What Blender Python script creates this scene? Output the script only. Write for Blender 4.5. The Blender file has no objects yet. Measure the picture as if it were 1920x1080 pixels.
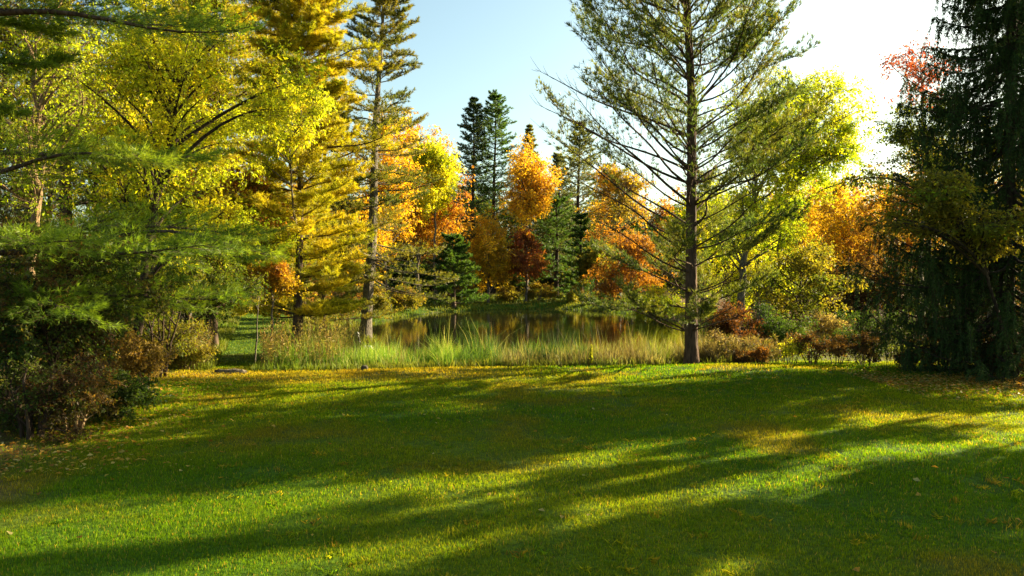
import bpy, math
import numpy as np
from mathutils import Vector

# ------------------------------------------------------------------ scene
sc = bpy.context.scene
COL = sc.collection
PI = math.pi
CAM_Z = 2.5
F_PX = 1400.0          # focal length in photo pixels (1920 wide)
HOR = 520.0            # horizon row in the photo


def at(px, d):
    return (px - 960.0) / F_PX * d


def zat(py, d):
    return CAM_Z + (HOR - py) / F_PX * d


# ------------------------------------------------------------------ small maths
def unit(v):
    return v / np.maximum(np.linalg.norm(v, axis=-1, keepdims=True), 1e-9)


def smooth(t):
    t = np.clip(t, 0, 1)
    return t * t * (3 - 2 * t)


def vnoise(x, y, seed=0):
    x = np.asarray(x, float); y = np.asarray(y, float)
    xi = np.floor(x).astype(np.int64); yi = np.floor(y).astype(np.int64)
    fx = smooth(x - xi); fy = smooth(y - yi)

    def h(a, b):
        n = (a * 374761393 + b * 668265263 + seed * 974634777) & 0x7FFFFFFF
        n = ((n ^ (n >> 13)) * 1274126177) & 0x7FFFFFFF
        n = n ^ (n >> 16)
        return (n & 0xFFFF) / 65535.0
    return ((h(xi, yi) * (1 - fx) + h(xi + 1, yi) * fx) * (1 - fy)
            + (h(xi, yi + 1) * (1 - fx) + h(xi + 1, yi + 1) * fx) * fy)


def fbm(x, y, seed=0, oct=4):
    s = 0; a = 0.5; t = 0
    for k in range(oct):
        s = s + a * vnoise(x * 2 ** k, y * 2 ** k, seed + k); t += a; a *= 0.5
    return s / t


# ------------------------------------------------------------------ mesh assembly
class Geo:
    """collects numpy geometry, then links it as one mesh object"""

    def __init__(self):
        self.v = []; self.f = []; self.c = []; self.n = 0

    def add(self, verts, faces, cols=None):
        verts = np.asarray(verts, np.float32).reshape(-1, 3)
        if len(verts) == 0:
            return self
        faces = np.asarray(faces, np.int32)
        self.v.append(verts); self.f.append(faces + self.n); self.n += len(verts)
        if cols is None:
            cols = np.ones((len(verts), 3), np.float32)
        self.c.append(np.asarray(cols, np.float32).reshape(-1, 3))
        return self

    def mesh(self, name, mat, shade_smooth=False):
        me = bpy.data.meshes.new(name)
        V = np.concatenate(self.v)
        me.vertices.add(len(V)); me.vertices.foreach_set('co', V.ravel())
        idx = np.concatenate([f.ravel() for f in self.f])
        tot = np.concatenate([np.full(len(f), f.shape[1], np.int32) for f in self.f])
        start = np.concatenate([[0], np.cumsum(tot)[:-1]]).astype(np.int32)
        me.loops.add(len(idx)); me.loops.foreach_set('vertex_index', idx)
        me.polygons.add(len(tot)); me.polygons.foreach_set('loop_start', start)
        me.polygons.foreach_set('use_smooth', np.full(len(tot), shade_smooth, bool))
        C = np.concatenate(self.c)
        a = me.attributes.new('col', 'FLOAT_COLOR', 'POINT')
        a.data.foreach_set('color', np.concatenate([C, np.ones((len(C), 1), np.float32)], 1).ravel())
        me.materials.append(mat)
        me.update(calc_edges=True)
        return me

    def link(self, name, mat, parent=None, shade_smooth=False):
        o = bpy.data.objects.new(name, self.mesh(name, mat, shade_smooth))
        COL.objects.link(o)
        if parent:
            o.parent = parent
        return o


def tag(o, label=None, cat=None, group=None, kind=None):
    if label: o['label'] = label
    if cat: o['category'] = cat
    if group: o['group'] = group
    if kind: o['kind'] = kind
    return o


def thing(name, label, cat, loc, group=None):
    o = bpy.data.objects.new(name, None); COL.objects.link(o)
    o.empty_display_size = 0.3
    o.location = loc
    return tag(o, label, cat, group)


def copy_thing(src, loc, rz, s, label, group=None):
    r = src.copy(); COL.objects.link(r)
    r.location = loc; r.rotation_euler = (0, 0, rz); r.scale = (s, s, s)
    r['label'] = label
    if group: r['group'] = group
    for ch in list(src.children):
        c = ch.copy(); COL.objects.link(c); c.parent = r
    return r


# ------------------------------------------------------------------ shapes
def tubes(P, R, k=5, closed=False):
    """P (B,N,3), R (B,N) -> verts, quads"""
    P = np.asarray(P, float); R = np.asarray(R, float)
    B, N, _ = P.shape
    T = unit(np.gradient(P, axis=1))
    mean = unit(P[:, -1] - P[:, 0])
    ref = np.where(np.abs(mean[:, 2:3]) > 0.8, np.array([[1.0, 0.1, 0]]), np.array([[0, 0, 1.0]]))[:, None, :]
    U = unit(np.cross(T, np.broadcast_to(ref, T.shape))); V = np.cross(T, U)
    a = np.arange(k) * 2 * PI / k
    ring = P[:, :, None, :] + R[:, :, None, None] * (np.cos(a)[None, None, :, None] * U[:, :, None, :]
                                                     + np.sin(a)[None, None, :, None] * V[:, :, None, :])
    idx = np.arange(B * N * k).reshape(B, N, k)
    i0 = idx[:, :-1]; i1 = idx[:, 1:]
    q = np.stack([i0, np.roll(i0, -1, 2), np.roll(i1, -1, 2), i1], -1).reshape(-1, 4)
    return ring.reshape(-1, 3), q


def bez(P0, P1, P2, n):
    s = np.linspace(0, 1, n)[None, :, None]
    return (1 - s) ** 2 * P0[:, None] + 2 * s * (1 - s) * P1[:, None] + s * s * P2[:, None]


def along(P, s):
    """P (B,N,3), s (B,K) in 0..1 -> points and tangents (B,K,3)"""
    B, N, _ = P.shape
    x = np.clip(s, 0, 0.9999) * (N - 1); i = x.astype(int); f = (x - i)[..., None]
    b = np.arange(B)[:, None]
    A = P[b, i]; C = P[b, i + 1]
    return A * (1 - f) + C * f, unit(C - A)


def pal_mix(pal, t, rng, jit=0.2):
    """palette lookup, t in 0..1, with brightness jitter"""
    pal = np.asarray(pal, float)
    x = np.clip(t, 0, 0.9999) * (len(pal) - 1); i = x.astype(int); f = (x - i)[..., None]
    c = pal[i] * (1 - f) + pal[i + 1] * f
    return c * (1 + jit * rng.uniform(-1, 1, t.shape)[..., None])


def leaf_quads(C, size, axis, normal, wid=0.55):
    """diamond leaves folded a little on the midrib"""
    side = unit(np.cross(axis, normal)); nrm = np.cross(side, axis)
    L = size[:, None]
    a = C; b = C + axis * L * 0.45 + side * L * wid * 0.5 + nrm * L * 0.07
    c = C + axis * L - nrm * L * 0.12; d = C + axis * L * 0.45 - side * L * wid * 0.5 + nrm * L * 0.07
    V = np.stack([a, b, c, d], 1)
    return V.reshape(-1, 3), np.arange(len(C) * 4).reshape(-1, 4)


def blade_tris(C, D, L, W, rng):
    """needle-like triangles, base C, direction D, length L, width W"""
    side = unit(np.cross(D, unit(rng.normal(size=D.shape))))
    a = C - side * W[:, None] * .5; b = C + side * W[:, None] * .5; c = C + D * L[:, None]
    return np.stack([a, b, c], 1).reshape(-1, 3), np.arange(len(C) * 3).reshape(-1, 3)


# ------------------------------------------------------------------ materials
def nodes(name):
    m = bpy.data.materials.new(name); m.use_nodes = True
    nt = m.node_tree; nt.nodes.clear()
    out = nt.nodes.new('ShaderNodeOutputMaterial')
    return m, nt, out


def N(nt, typ, **kw):
    n = nt.nodes.new(typ)
    for k, v in kw.items():
        if k in n.inputs: n.inputs[k].default_value = v
        else: setattr(n, k, v)
    return n


def leaf_mat(name, trans=0.45, rough=0.55, spec=0.25, tcol=(1.15, 1.1, 0.55)):
    m, nt, out = nodes(name)
    at_ = N(nt, 'ShaderNodeAttribute', attribute_name='col')
    tc = N(nt, 'ShaderNodeNewGeometry')
    nz = N(nt, 'ShaderNodeTexNoise'); nz.inputs['Scale'].default_value = 9.0
    nt.links.new(tc.outputs['Position'], nz.inputs['Vector'])
    mr = N(nt, 'ShaderNodeMapRange'); mr.inputs['To Min'].default_value = .82; mr.inputs['To Max'].default_value = 1.18
    nt.links.new(nz.outputs['Fac'], mr.inputs['Value'])
    mul = N(nt, 'ShaderNodeVectorMath', operation='SCALE')
    nt.links.new(at_.outputs['Color'], mul.inputs[0]); nt.links.new(mr.outputs['Result'], mul.inputs['Scale'])
    p = N(nt, 'ShaderNodeBsdfPrincipled')
    nt.links.new(mul.outputs[0], p.inputs['Base Color'])
    p.inputs['Roughness'].default_value = rough; p.inputs['Specular IOR Level'].default_value = spec
    tm = N(nt, 'ShaderNodeVectorMath', operation='MULTIPLY'); tm.inputs[1].default_value = tcol
    nt.links.new(mul.outputs[0], tm.inputs[0])
    t = N(nt, 'ShaderNodeBsdfTranslucent'); nt.links.new(tm.outputs[0], t.inputs['Color'])
    mx = N(nt, 'ShaderNodeMixShader'); mx.inputs['Fac'].default_value = trans
    nt.links.new(p.outputs[0], mx.inputs[1]); nt.links.new(t.outputs[0], mx.inputs[2])
    nt.links.new(mx.outputs[0], out.inputs['Surface'])
    return m


def bark_mat(name, c0, c1, scale=9.0, stretch=0.25, bump=0.6):
    m, nt, out = nodes(name)
    tc = N(nt, 'ShaderNodeTexCoord')
    mp = N(nt, 'ShaderNodeMapping'); mp.inputs['Scale'].default_value = (1, 1, stretch)
    nt.links.new(tc.outputs['Object'], mp.inputs['Vector'])
    nz = N(nt, 'ShaderNodeTexNoise'); nz.inputs['Scale'].default_value = scale
    nz.inputs['Detail'].default_value = 6; nz.inputs['Roughness'].default_value = .65
    nt.links.new(mp.outputs[0], nz.inputs['Vector'])
    vo = N(nt, 'ShaderNodeTexVoronoi'); vo.inputs['Scale'].default_value = scale * 1.6
    nt.links.new(mp.outputs[0], vo.inputs['Vector'])
    cr = N(nt, 'ShaderNodeValToRGB')
    cr.color_ramp.elements[0].position = .35; cr.color_ramp.elements[0].color = (*c0, 1)
    cr.color_ramp.elements[1].position = .68; cr.color_ramp.elements[1].color = (*c1, 1)
    nt.links.new(nz.outputs['Fac'], cr.inputs['Fac'])
    ad = N(nt, 'ShaderNodeMath', operation='ADD')
    nt.links.new(nz.outputs['Fac'], ad.inputs[0]); nt.links.new(vo.outputs['Distance'], ad.inputs[1])
    bp = N(nt, 'ShaderNodeBump'); bp.inputs['Strength'].default_value = bump; bp.inputs['Distance'].default_value = .04
    nt.links.new(ad.outputs[0], bp.inputs['Height'])
    p = N(nt, 'ShaderNodeBsdfPrincipled'); p.inputs['Roughness'].default_value = .9
    p.inputs['Specular IOR Level'].default_value = .15
    nt.links.new(cr.outputs['Color'], p.inputs['Base Color']); nt.links.new(bp.outputs['Normal'], p.inputs['Normal'])
    nt.links.new(p.outputs[0], out.inputs['Surface'])
    return m


M_LEAF = leaf_mat('autumn_leaf', .62, .5, .25, (1.35, 1.32, .5))
M_NEEDLE = leaf_mat('pine_needle', .5, .5, .3, (1.5, 1.45, .6))
M_SPRUCE = leaf_mat('spruce_needle', .2, .7, .06)
M_GRASS = leaf_mat('grass_blade', .68, .7, .05, (2.1, 1.55, .3))
M_REED = leaf_mat('reed_blade', .42, .6, .12, (1.25, 1.25, .55))
M_BARK_PINE = bark_mat('pine_bark', (.035, .024, .017), (.15, .10, .07))
M_BARK_RED = bark_mat('reddish_pine_bark', (.03, .018, .012), (.13, .075, .046))
M_BARK_GREY = bark_mat('grey_bark', (.05, .042, .032), (.21, .18, .14), 14, .4, .4)
M_BARK_DARK = bark_mat('dark_bark', (.02, .014, .010), (.075, .05, .033), 12)
M_BARK_TAN = bark_mat('dry_stem', (.10, .065, .035), (.28, .19, .10), 16)
M_STONE = bark_mat('pale_stone', (.34, .33, .30), (.62, .60, .56), 7, 1, .4)
M_ROCK = bark_mat('dark_rock', (.03, .026, .02), (.10, .085, .065), 7, 1, .6)
M_LOG = bark_mat('weathered_wood', (.05, .042, .032), (.20, .17, .13), 10, 1, .6)


def ground_mat():
    m, nt, out = nodes('ground_soil_and_turf')
    a = N(nt, 'ShaderNodeAttribute', attribute_name='col')
    tc = N(nt, 'ShaderNodeNewGeometry')
    nz = N(nt, 'ShaderNodeTexNoise'); nz.inputs['Scale'].default_value = 14; nz.inputs['Detail'].default_value = 8
    nt.links.new(tc.outputs['Position'], nz.inputs['Vector'])
    mr = N(nt, 'ShaderNodeMapRange'); mr.inputs['From Min'].default_value = .3; mr.inputs['From Max'].default_value = .7
    mr.inputs['To Min'].default_value = .6; mr.inputs['To Max'].default_value = 1.3
    nt.links.new(nz.outputs['Fac'], mr.inputs['Value'])
    mu = N(nt, 'ShaderNodeVectorMath', operation='SCALE')
    nt.links.new(a.outputs['Color'], mu.inputs[0]); nt.links.new(mr.outputs['Result'], mu.inputs['Scale'])
    bp = N(nt, 'ShaderNodeBump'); bp.inputs['Strength'].default_value = .7; bp.inputs['Distance'].default_value = .05
    nt.links.new(nz.outputs['Fac'], bp.inputs['Height'])
    p = N(nt, 'ShaderNodeBsdfPrincipled'); p.inputs['Roughness'].default_value = .95
    p.inputs['Specular IOR Level'].default_value = .1
    nt.links.new(mu.outputs[0], p.inputs['Base Color']); nt.links.new(bp.outputs['Normal'], p.inputs['Normal'])
    nt.links.new(p.outputs[0], out.inputs['Surface'])
    return m


def water_mat():
    m, nt, out = nodes('pond_water')
    tc = N(nt, 'ShaderNodeNewGeometry')
    mp = N(nt, 'ShaderNodeMapping'); mp.inputs['Scale'].default_value = (.9, 2.2, 1)
    nt.links.new(tc.outputs['Position'], mp.inputs['Vector'])
    nz = N(nt, 'ShaderNodeTexNoise'); nz.inputs['Scale'].default_value = 1.6; nz.inputs['Detail'].default_value = 3
    nt.links.new(mp.outputs[0], nz.inputs['Vector'])
    bp = N(nt, 'ShaderNodeBump'); bp.inputs['Strength'].default_value = .03; bp.inputs['Distance'].default_value = .1
    nt.links.new(nz.outputs['Fac'], bp.inputs['Height'])
    p = N(nt, 'ShaderNodeBsdfPrincipled')
    p.inputs['Base Color'].default_value = (.012, .014, .006, 1)
    p.inputs['Roughness'].default_value = .04; p.inputs['IOR'].default_value = 1.33
    p.inputs['Specular IOR Level'].default_value = .6
    nt.links.new(bp.outputs['Normal'], p.inputs['Normal'])
    nt.links.new(p.outputs[0], out.inputs['Surface'])
    return m


# ------------------------------------------------------------------ terrain
POND = np.array([(-2.5, 26.5), (-4.6, 30), (-5.6, 34), (-7.0, 40), (-9.3, 50), (-8.5, 60), (-6.4, 68), (-1, 74), (4, 76),
                 (8, 70), (11, 60), (11.3, 52), (10.6, 43), (9.8, 36), (8.4, 30), (6.2, 26.6), (2, 25.4)])
WATER_Z = -0.72


def pond_sd(x, y):
    """signed distance to the pond outline, negative inside"""
    p = np.stack([np.asarray(x, float), np.asarray(y, float)], -1)
    d = np.full(p.shape[:-1], 1e9); inside = np.zeros(p.shape[:-1], bool)
    n = len(POND)
    for i in range(n):
        a = POND[i]; b = POND[(i + 1) % n]; e = b - a; w = p - a
        t = np.clip((w @ e) / (e @ e), 0, 1)
        d = np.minimum(d, np.linalg.norm(w - t[..., None] * e, axis=-1))
        c = (a[1] > p[..., 1]) != (b[1] > p[..., 1])
        with np.errstate(divide='ignore', invalid='ignore'):
            xi = (b[0] - a[0]) * (p[..., 1] - a[1]) / (b[1] - a[1] + 1e-12) + a[0]
        inside ^= c & (p[..., 0] < xi)
    return np.where(inside, -d, d)


def height(x, y):
    x = np.asarray(x, float); y = np.asarray(y, float)
    base = -0.38 * smooth((y - 19.8 - 0.05 * x) / 5.5) + 0.95 * smooth((y - 72) / 22) + 1.5 * smooth((y - 95) / 60)
    base = base + 0.22 * (fbm(x * .15, y * .15, 3, 3) - .5) * smooth((y - 3) / 8) + 0.05 * (fbm(x * .6, y * .6, 9, 3) - .5)
    base = base + 0.35 * smooth((-x - 9.0 - np.maximum(0, y - 18) * .25) / 6)
    sd = pond_sd(x, y) + 0.9 * (fbm(x * .35, y * .35, 21) - .5)
    out = base + (WATER_Z - 0.06 - base) * (1 - smooth(sd / 2.8))
    ins = WATER_Z - 0.06 - 0.8 * smooth(-sd / 4)
    return np.where(sd > 0, out, ins)


def hz(x, y):
    return float(height(np.array([x]), np.array([y]))[0])


def lawn_left(y):
    """x of the left edge of the mown lawn"""
    return -7.2 - 0.22 * (y - 11)


def litter(x, y):
    """0 = mown turf, 1 = brown leaf litter under the trees"""
    n = fbm(x * .45, y * .45, 5)
    e1 = smooth((lawn_left(y) - x + 1.0 + (n - .5) * 3) / 2.4) * (1 - smooth((y - 23) / 4))
    e1 = np.maximum(e1, smooth((-x - 11 - np.maximum(y - 20, 0) * .34) / 3))
    e2 = smooth((x - 9.6 + (n - .5) * 4) / 3) * smooth((y - 15.5 + (n - .5) * 2) / 1.5) * (1 - .5 * smooth((y - 18.6) / 1))
    e2 = np.maximum(e2, smooth((x - 15) / 4) * smooth((y - 17) / 4))
    e3 = smooth((y - 84) / 10)
    # dropped needles round the foot of the big pine
    e4 = .8 * smooth(1.3 - np.hypot(x - 5.2, y - 21.5) / 1.1)
    return np.clip(np.maximum.reduce([e1, e2, e3, e4]), 0, 1)


def turf_colour(x, y, rng):
    """turf colour: green with drier yellow and brown patches, plus a painted sunlit strip"""
    g = np.array([.047, .112, .004]); yel = np.array([.088, .136, .005]); br = np.array([.125, .10, .018])
    a = smooth((fbm(x * .22, y * .22, 31) - .42) / .3)[..., None]
    b = (smooth((fbm(x * .5 + 9, y * .5, 37) - .58) / .2) * .5)[..., None]
    strip = (smooth((y - 17.2 + .05 * x) / 1.5) * smooth((1.5 - x) / 3) * .55)[..., None]  # sunlit golden band along the back left lawn edge, painted into the turf
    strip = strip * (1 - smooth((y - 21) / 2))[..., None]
    c = g * (1 - .75 * a) + yel * .75 * a
    c = c * (1 - b) + br * b
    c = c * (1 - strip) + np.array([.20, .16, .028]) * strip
    return c


def make_ground():
    def axis(lo, hi, step_, far_lo, far_hi):
        core = np.arange(lo, hi, step_)
        g = np.cumsum(step_ * 1.16 ** np.arange(1, 60))
        return np.concatenate([(lo - g[g < lo - far_lo])[::-1], core, hi + g[g < far_hi - hi]])
    X = axis(-22, 24, .28, -1400, 1400); Y = axis(2, 84, .28, -300, 1500)
    gx, gy = np.meshgrid(X, Y)
    Z = height(gx, gy)
    V = np.stack([gx, gy, Z], -1).reshape(-1, 3)
    ny, nx = gx.shape
    i = np.arange(ny * nx).reshape(ny, nx)
    Q = np.stack([i[:-1, :-1], i[:-1, 1:], i[1:, 1:], i[1:, :-1]], -1).reshape(-1, 4)
    lt = litter(gx, gy)[..., None]
    rng = np.random.default_rng(2)
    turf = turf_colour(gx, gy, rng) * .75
    lit_c = np.array([.105, .058, .024]) * (.6 + .8 * fbm(gx * 1.3, gy * 1.3, 77)[..., None])
    C = turf * (1 - lt) + lit_c * lt
    sd = pond_sd(gx, gy)
    mud = (1 - smooth(np.abs(sd) / 1.2))[..., None] * .85
    C = C * (1 - mud) + np.array([.028, .020, .012]) * mud
    o = Geo().add(V, Q, C.reshape(-1, 3)).link('ground', ground_mat(), shade_smooth=True)
    tag(o, kind='structure')
    # water sheet, its rim buried in the banks
    xs = np.linspace(-13, 19, 9); ys = np.linspace(23, 80, 9)
    wx, wy = np.meshgrid(xs, ys)
    i = np.arange(81).reshape(9, 9)
    W = np.stack([wx, wy, np.full_like(wx, WATER_Z)], -1).reshape(-1, 3)
    Qw = np.stack([i[:-1, :-1], i[:-1, 1:], i[1:, 1:], i[1:, :-1]], -1).reshape(-1, 4)
    w = Geo().add(W, Qw).link('pond_water', water_mat())
    tag(w, kind='structure')


# ------------------------------------------------------------------ grass, reeds, leaves on the ground
def strips(base, L, W, lean, bend, cb, ct, rng, seg=3):
    """bent tapering blades; base (n,3)"""
    n = len(base)
    az = rng.uniform(0, 2 * PI, n); d = np.stack([np.cos(az), np.sin(az), 0 * az], -1)
    fa = rng.uniform(0, PI, n); s = np.stack([np.cos(fa), np.sin(fa), 0 * fa], -1)
    rows = []; cols = []
    for k in range(seg + 1):
        t = k / seg
        c = base + d * ((lean * t + bend * t * t) * L)[:, None] + np.array([0, 0, 1.]) * (L * (t - .35 * bend * t * t))[:, None]
        w = (W * (1 - t ** 1.6) * .5 + .0008)[:, None]
        rows.append(np.stack([c - s * w, c + s * w], 1)); cc = cb * (1 - t) + ct * t
        cols.append(np.stack([cc, cc], 1))
    V = np.concatenate(rows, 1); C = np.concatenate(cols, 1)     # (n, 2*(seg+1), 3)
    m = 2 * (seg + 1); i0 = np.arange(n)[:, None] * m
    F = np.concatenate([np.stack([i0 + 2 * k, i0 + 2 * k + 1, i0 + 2 * k + 3, i0 + 2 * k + 2], -1) for k in range(seg)], 1)
    return V.reshape(-1, 3), F.reshape(-1, 4), C.reshape(-1, 3)


def make_lawn_grass():
    rng = np.random.default_rng(11)
    g = Geo()
    bands = [(5.0, 8.5, 6400, .0052, .036), (8.5, 13, 3600, .0076, .039), (13, 18, 1900, .012, .045), (18, 25, 800, .019, .055)]
    for y0, y1, dens, w, h in bands:
        xw = .72 * y1 + 1.5
        n = int(dens * (y1 - y0) * 2 * xw)
        x = rng.uniform(-xw, xw, n); y = rng.uniform(y0, y1, n)
        keep = (np.abs(x) < .72 * y + 1.5) & (litter(x, y) < rng.uniform(.25, 1.1, n)) & (pond_sd(x, y) > 1.2)
        keep &= fbm(x * 2.2, y * 2.2, 91, 3) > rng.uniform(.1, .52, n)
        x = x[keep]; y = y[keep]; n = len(x)
        z = height(x, y) - .004
        L = h * rng.uniform(.55, 1.35, n) * (.75 + .5 * fbm(x * 1.1, y * 1.1, 61, 2))
        az = rng.uniform(0, 2 * PI, n); tilt = rng.uniform(.02, .55, n)
        D = np.stack([np.cos(az) * tilt, np.sin(az) * tilt, np.ones(n)], -1); D = unit(D)
        B = np.stack([x, y, z], -1)
        V, F = blade_tris(B, D, L, w * rng.uniform(.6, 1.2, n), rng)
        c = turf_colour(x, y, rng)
        dry = (rng.random(n) < .05)[:, None]
        c = np.where(dry, np.array([.22, .18, .06]), c) * rng.uniform(.6, 1.45, n)[:, None]
        c = np.repeat(c[:, None], 3, 1) * np.array([.45, .7, 2.1])[None, :, None]  # tips brightened and bases darkened, sunlight worked into the blade colour
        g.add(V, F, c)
    # taller unmown tufts, clover and plantain rosettes
    n = 4200
    cx = rng.uniform(-17, 17, n); cyy = rng.uniform(5, 21, n)
    k = (np.abs(cx) < .72 * cyy + 1) & (litter(cx, cyy) < .5) & (fbm(cx * .7, cyy * .7, 93, 3) > .47)
    cx, cyy = cx[k], cyy[k]; n = len(cx); m = 16
    x = (cx[:, None] + rng.normal(0, .05, (n, m))).ravel(); y = (cyy[:, None] + rng.normal(0, .05, (n, m))).ravel()
    wide = np.repeat(rng.random(n) < .35, m)
    az = rng.uniform(0, 2 * PI, n * m); tilt = np.where(wide, rng.uniform(.8, 2.5, n * m), rng.uniform(.1, 1.1, n * m))
    D = unit(np.stack([np.cos(az) * tilt, np.sin(az) * tilt, np.ones(n * m)], -1))
    V, F = blade_tris(np.stack([x, y, height(x, y)], -1), D, rng.uniform(.04, .085, n * m), np.where(wide, .022, .009) * rng.uniform(.7, 1.3, n * m), rng)
    c = np.repeat(pal_mix([(.03, .10, .008), (.07, .16, .012), (.16, .20, .02), (.20, .15, .04)], rng.random(n), rng), m, 0) * rng.uniform(.7, 1.3, (n * m, 1))
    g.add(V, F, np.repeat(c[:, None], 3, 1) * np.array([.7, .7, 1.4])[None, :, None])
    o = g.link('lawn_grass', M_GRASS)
    tag(o, 'short mown lawn grass, green with drier yellow patches', 'grass', kind='stuff')


def make_meadow():
    """rough grass beyond the lawn: left clearing, banks"""
    rng = np.random.default_rng(12)
    g = Geo()
    n = 190000
    y = 20 + 75 * rng.random(n) ** 1.5; x = rng.uniform(-1, 1, n) * (.75 * y + 2)
    sd = pond_sd(x, y)
    path = np.abs(x - (-7.6 - (y - 20) * .30)) < (.55 + (y - 20) * .035)      # mown track on the left
    front = y < 20.6 + .05 * x + 1.0 * fbm(x * .5, y * .5, 41)
    keep = (sd > .4) & ~front & (litter(x, y) < rng.uniform(.2, 1, n))
    x, y, sd, path = x[keep], y[keep], sd[keep], path[keep]
    n = len(x)
    hgt = np.where(path, .06, .10 + .28 * fbm(x * .4, y * .4, 44)) * rng.uniform(.6, 1.4, n)
    hgt = np.where((x > 6.5) & (x < 14) & (y < 31), .07, hgt)
    a = fbm(x * .3, y * .3, 45)[:, None]
    c = np.array([.075, .15, .015]) * (1 - a) + np.array([.23, .20, .035]) * a
    c = np.where(path[:, None], np.array([.13, .18, .015]), c) * rng.uniform(.65, 1.35, n)[:, None]
    wdt = .012 + .0011 * y
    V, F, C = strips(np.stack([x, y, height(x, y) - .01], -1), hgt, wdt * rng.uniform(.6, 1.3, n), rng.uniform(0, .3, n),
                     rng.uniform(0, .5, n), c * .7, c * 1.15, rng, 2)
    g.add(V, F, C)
    tag(g.link('meadow_grass', M_REED), 'rough uncut grass on the clearing and the pond banks', 'grass', kind='stuff')


def make_reeds():
    rng = np.random.default_rng(13)
    g = Geo()
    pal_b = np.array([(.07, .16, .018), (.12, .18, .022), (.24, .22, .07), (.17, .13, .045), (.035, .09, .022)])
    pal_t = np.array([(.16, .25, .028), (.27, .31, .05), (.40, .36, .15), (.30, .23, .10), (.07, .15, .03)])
    n = 26000
    x = rng.uniform(-7.2, 6.2, n); edge = 20.3 + .05 * x + 1.5 * fbm(x * .7, x * 0 + 3, 58, 3); y = edge + rng.gamma(2.0, 1.0, n)
    left = x < -2.2
    y = np.where(left, y + rng.uniform(0, 3.0, n), y)
    clump = fbm(x * 1.2, y * .9, 51, 3)
    keep = (clump > rng.uniform(.34, .66, n)) & (pond_sd(x, y) > -2.6) & (y < 31) & (np.hypot(x - 5.2, y - 21.5) > .8)
    keep &= ~(np.abs(x - (-7.6 - (y - 20) * .30)) < .8)
    x, y = x[keep], y[keep]; n = len(x)
    depth = np.clip((y - 20.6 - .05 * x) / 2.4, 0, 1)
    hh = (.22 + .85 * depth) * rng.uniform(.55, 1.25, n) * (.75 + .55 * fbm(x * .8, y * .8, 53, 2))
    hh = np.where(x < -2.5, hh * .85, hh * .82)
    hh = np.where((x > -5.5) & (x < -2.5), hh * .7, hh)
    hh = np.where(rng.random(n) < .08, hh * 1.5, hh)
    kind = np.clip((fbm(x * .9, y * 1.1, 55, 3) * 1.9 - .62) + rng.normal(0, .16, n), 0, .999)
    # greener rushes stand in the middle, straw nearest the lawn
    kind = np.where((x > -1.5) & (x < 2.5) & (depth > .5) & (rng.random(n) < .5), 1.0, kind * .95)
    kind = np.where((x < -2.3) & (rng.random(n) < .55), kind * .3, np.where((x > 1.5) & (kind < 1), np.clip(kind + .35, 0, .95), kind))
    kk = kind * 3.99
    kk = np.where(kind >= 1.0, 4, np.minimum(kk, 3.5)); i = np.minimum(kk.astype(int), 4)
    tone = np.where(x > -1.8, .8, 1.05) * (.3 + 1.4 * fbm(x * 1.7, y * 1.3, 59, 2)) * np.where(depth < .22, 1.35, 1.0)  # reeds at the lawn front brightened in colour as a sunlit strip
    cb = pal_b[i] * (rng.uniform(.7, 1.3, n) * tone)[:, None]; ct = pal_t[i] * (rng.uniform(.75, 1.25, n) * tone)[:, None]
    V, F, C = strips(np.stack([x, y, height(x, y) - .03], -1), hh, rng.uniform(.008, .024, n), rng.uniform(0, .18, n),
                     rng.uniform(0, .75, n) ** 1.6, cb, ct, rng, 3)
    g.add(V, F, C)
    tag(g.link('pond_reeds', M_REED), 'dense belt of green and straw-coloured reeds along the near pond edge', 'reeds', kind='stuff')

    # tall dead weed stalks with tufted heads, left of the pond and behind the lawn
    g = Geo()
    n = 1500
    x = np.concatenate([rng.uniform(-7.9, -2.6, n), rng.uniform(-11.5, -8.6, 700), rng.uniform(6.2, 8.2, 240)])
    y = np.concatenate([rng.uniform(21.4, 29.5, n), rng.uniform(20.6, 25, 700), rng.uniform(21.6, 24.5, 240)])
    keep = (pond_sd(x, y) > .2) & ((x < -5.3) | (x > 0)) & ~(np.abs(x - (-7.6 - (y - 20) * .30)) < .75 + .02 * (y - 20)) & (fbm(x * .9, y * .9, 57, 3) > .38)
    x, y = x[keep], y[keep]; n = len(x)
    b = np.stack([x, y, height(x, y) - .03], -1)
    hh = rng.uniform(.7, 1.55, n) * np.where(x > 0, .62, 1)
    tip = b + np.stack([rng.normal(0, .13, n), rng.normal(0, .13, n), hh], -1)
    mid = (b + tip) / 2 + rng.normal(0, .03, (n, 3))
    P = bez(b, mid, tip, 5)
    V, F = tubes(P, np.linspace(.007, .003, 5)[None].repeat(n, 0), 3)
    sc_ = pal_mix([(.12, .10, .03), (.32, .25, .12), (.18, .12, .05)], rng.random(n), rng) * np.where(x > 0, .55, .85)[:, None]
    g.add(V, F, np.repeat(sc_, 15, 0))
    m = 26
    u = rng.uniform(.3, 1.0, (n, m)); C_, T_ = along(P, u)
    D = unit(T_ * .5 + rng.normal(0, .55, (n, m, 3)))
    L = rng.uniform(.05, .13, (n, m)) * (1.35 - .8 * np.abs(u - .6))
    V, F = blade_tris(C_.reshape(-1, 3), D.reshape(-1, 3), L.ravel(), rng.uniform(.012, .03, n * m), rng)
    lc = pal_mix([(.10, .12, .02), (.27, .24, .05), (.40, .30, .12), (.26, .15, .06)], np.clip(rng.random(n)[:, None] * .8 + u * .2, 0, 1), rng, .3) * np.where(x > 0, .55, .85)[:, None, None]
    g.add(V, F, np.repeat(lc.reshape(-1, 3), 3, 0))
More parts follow.
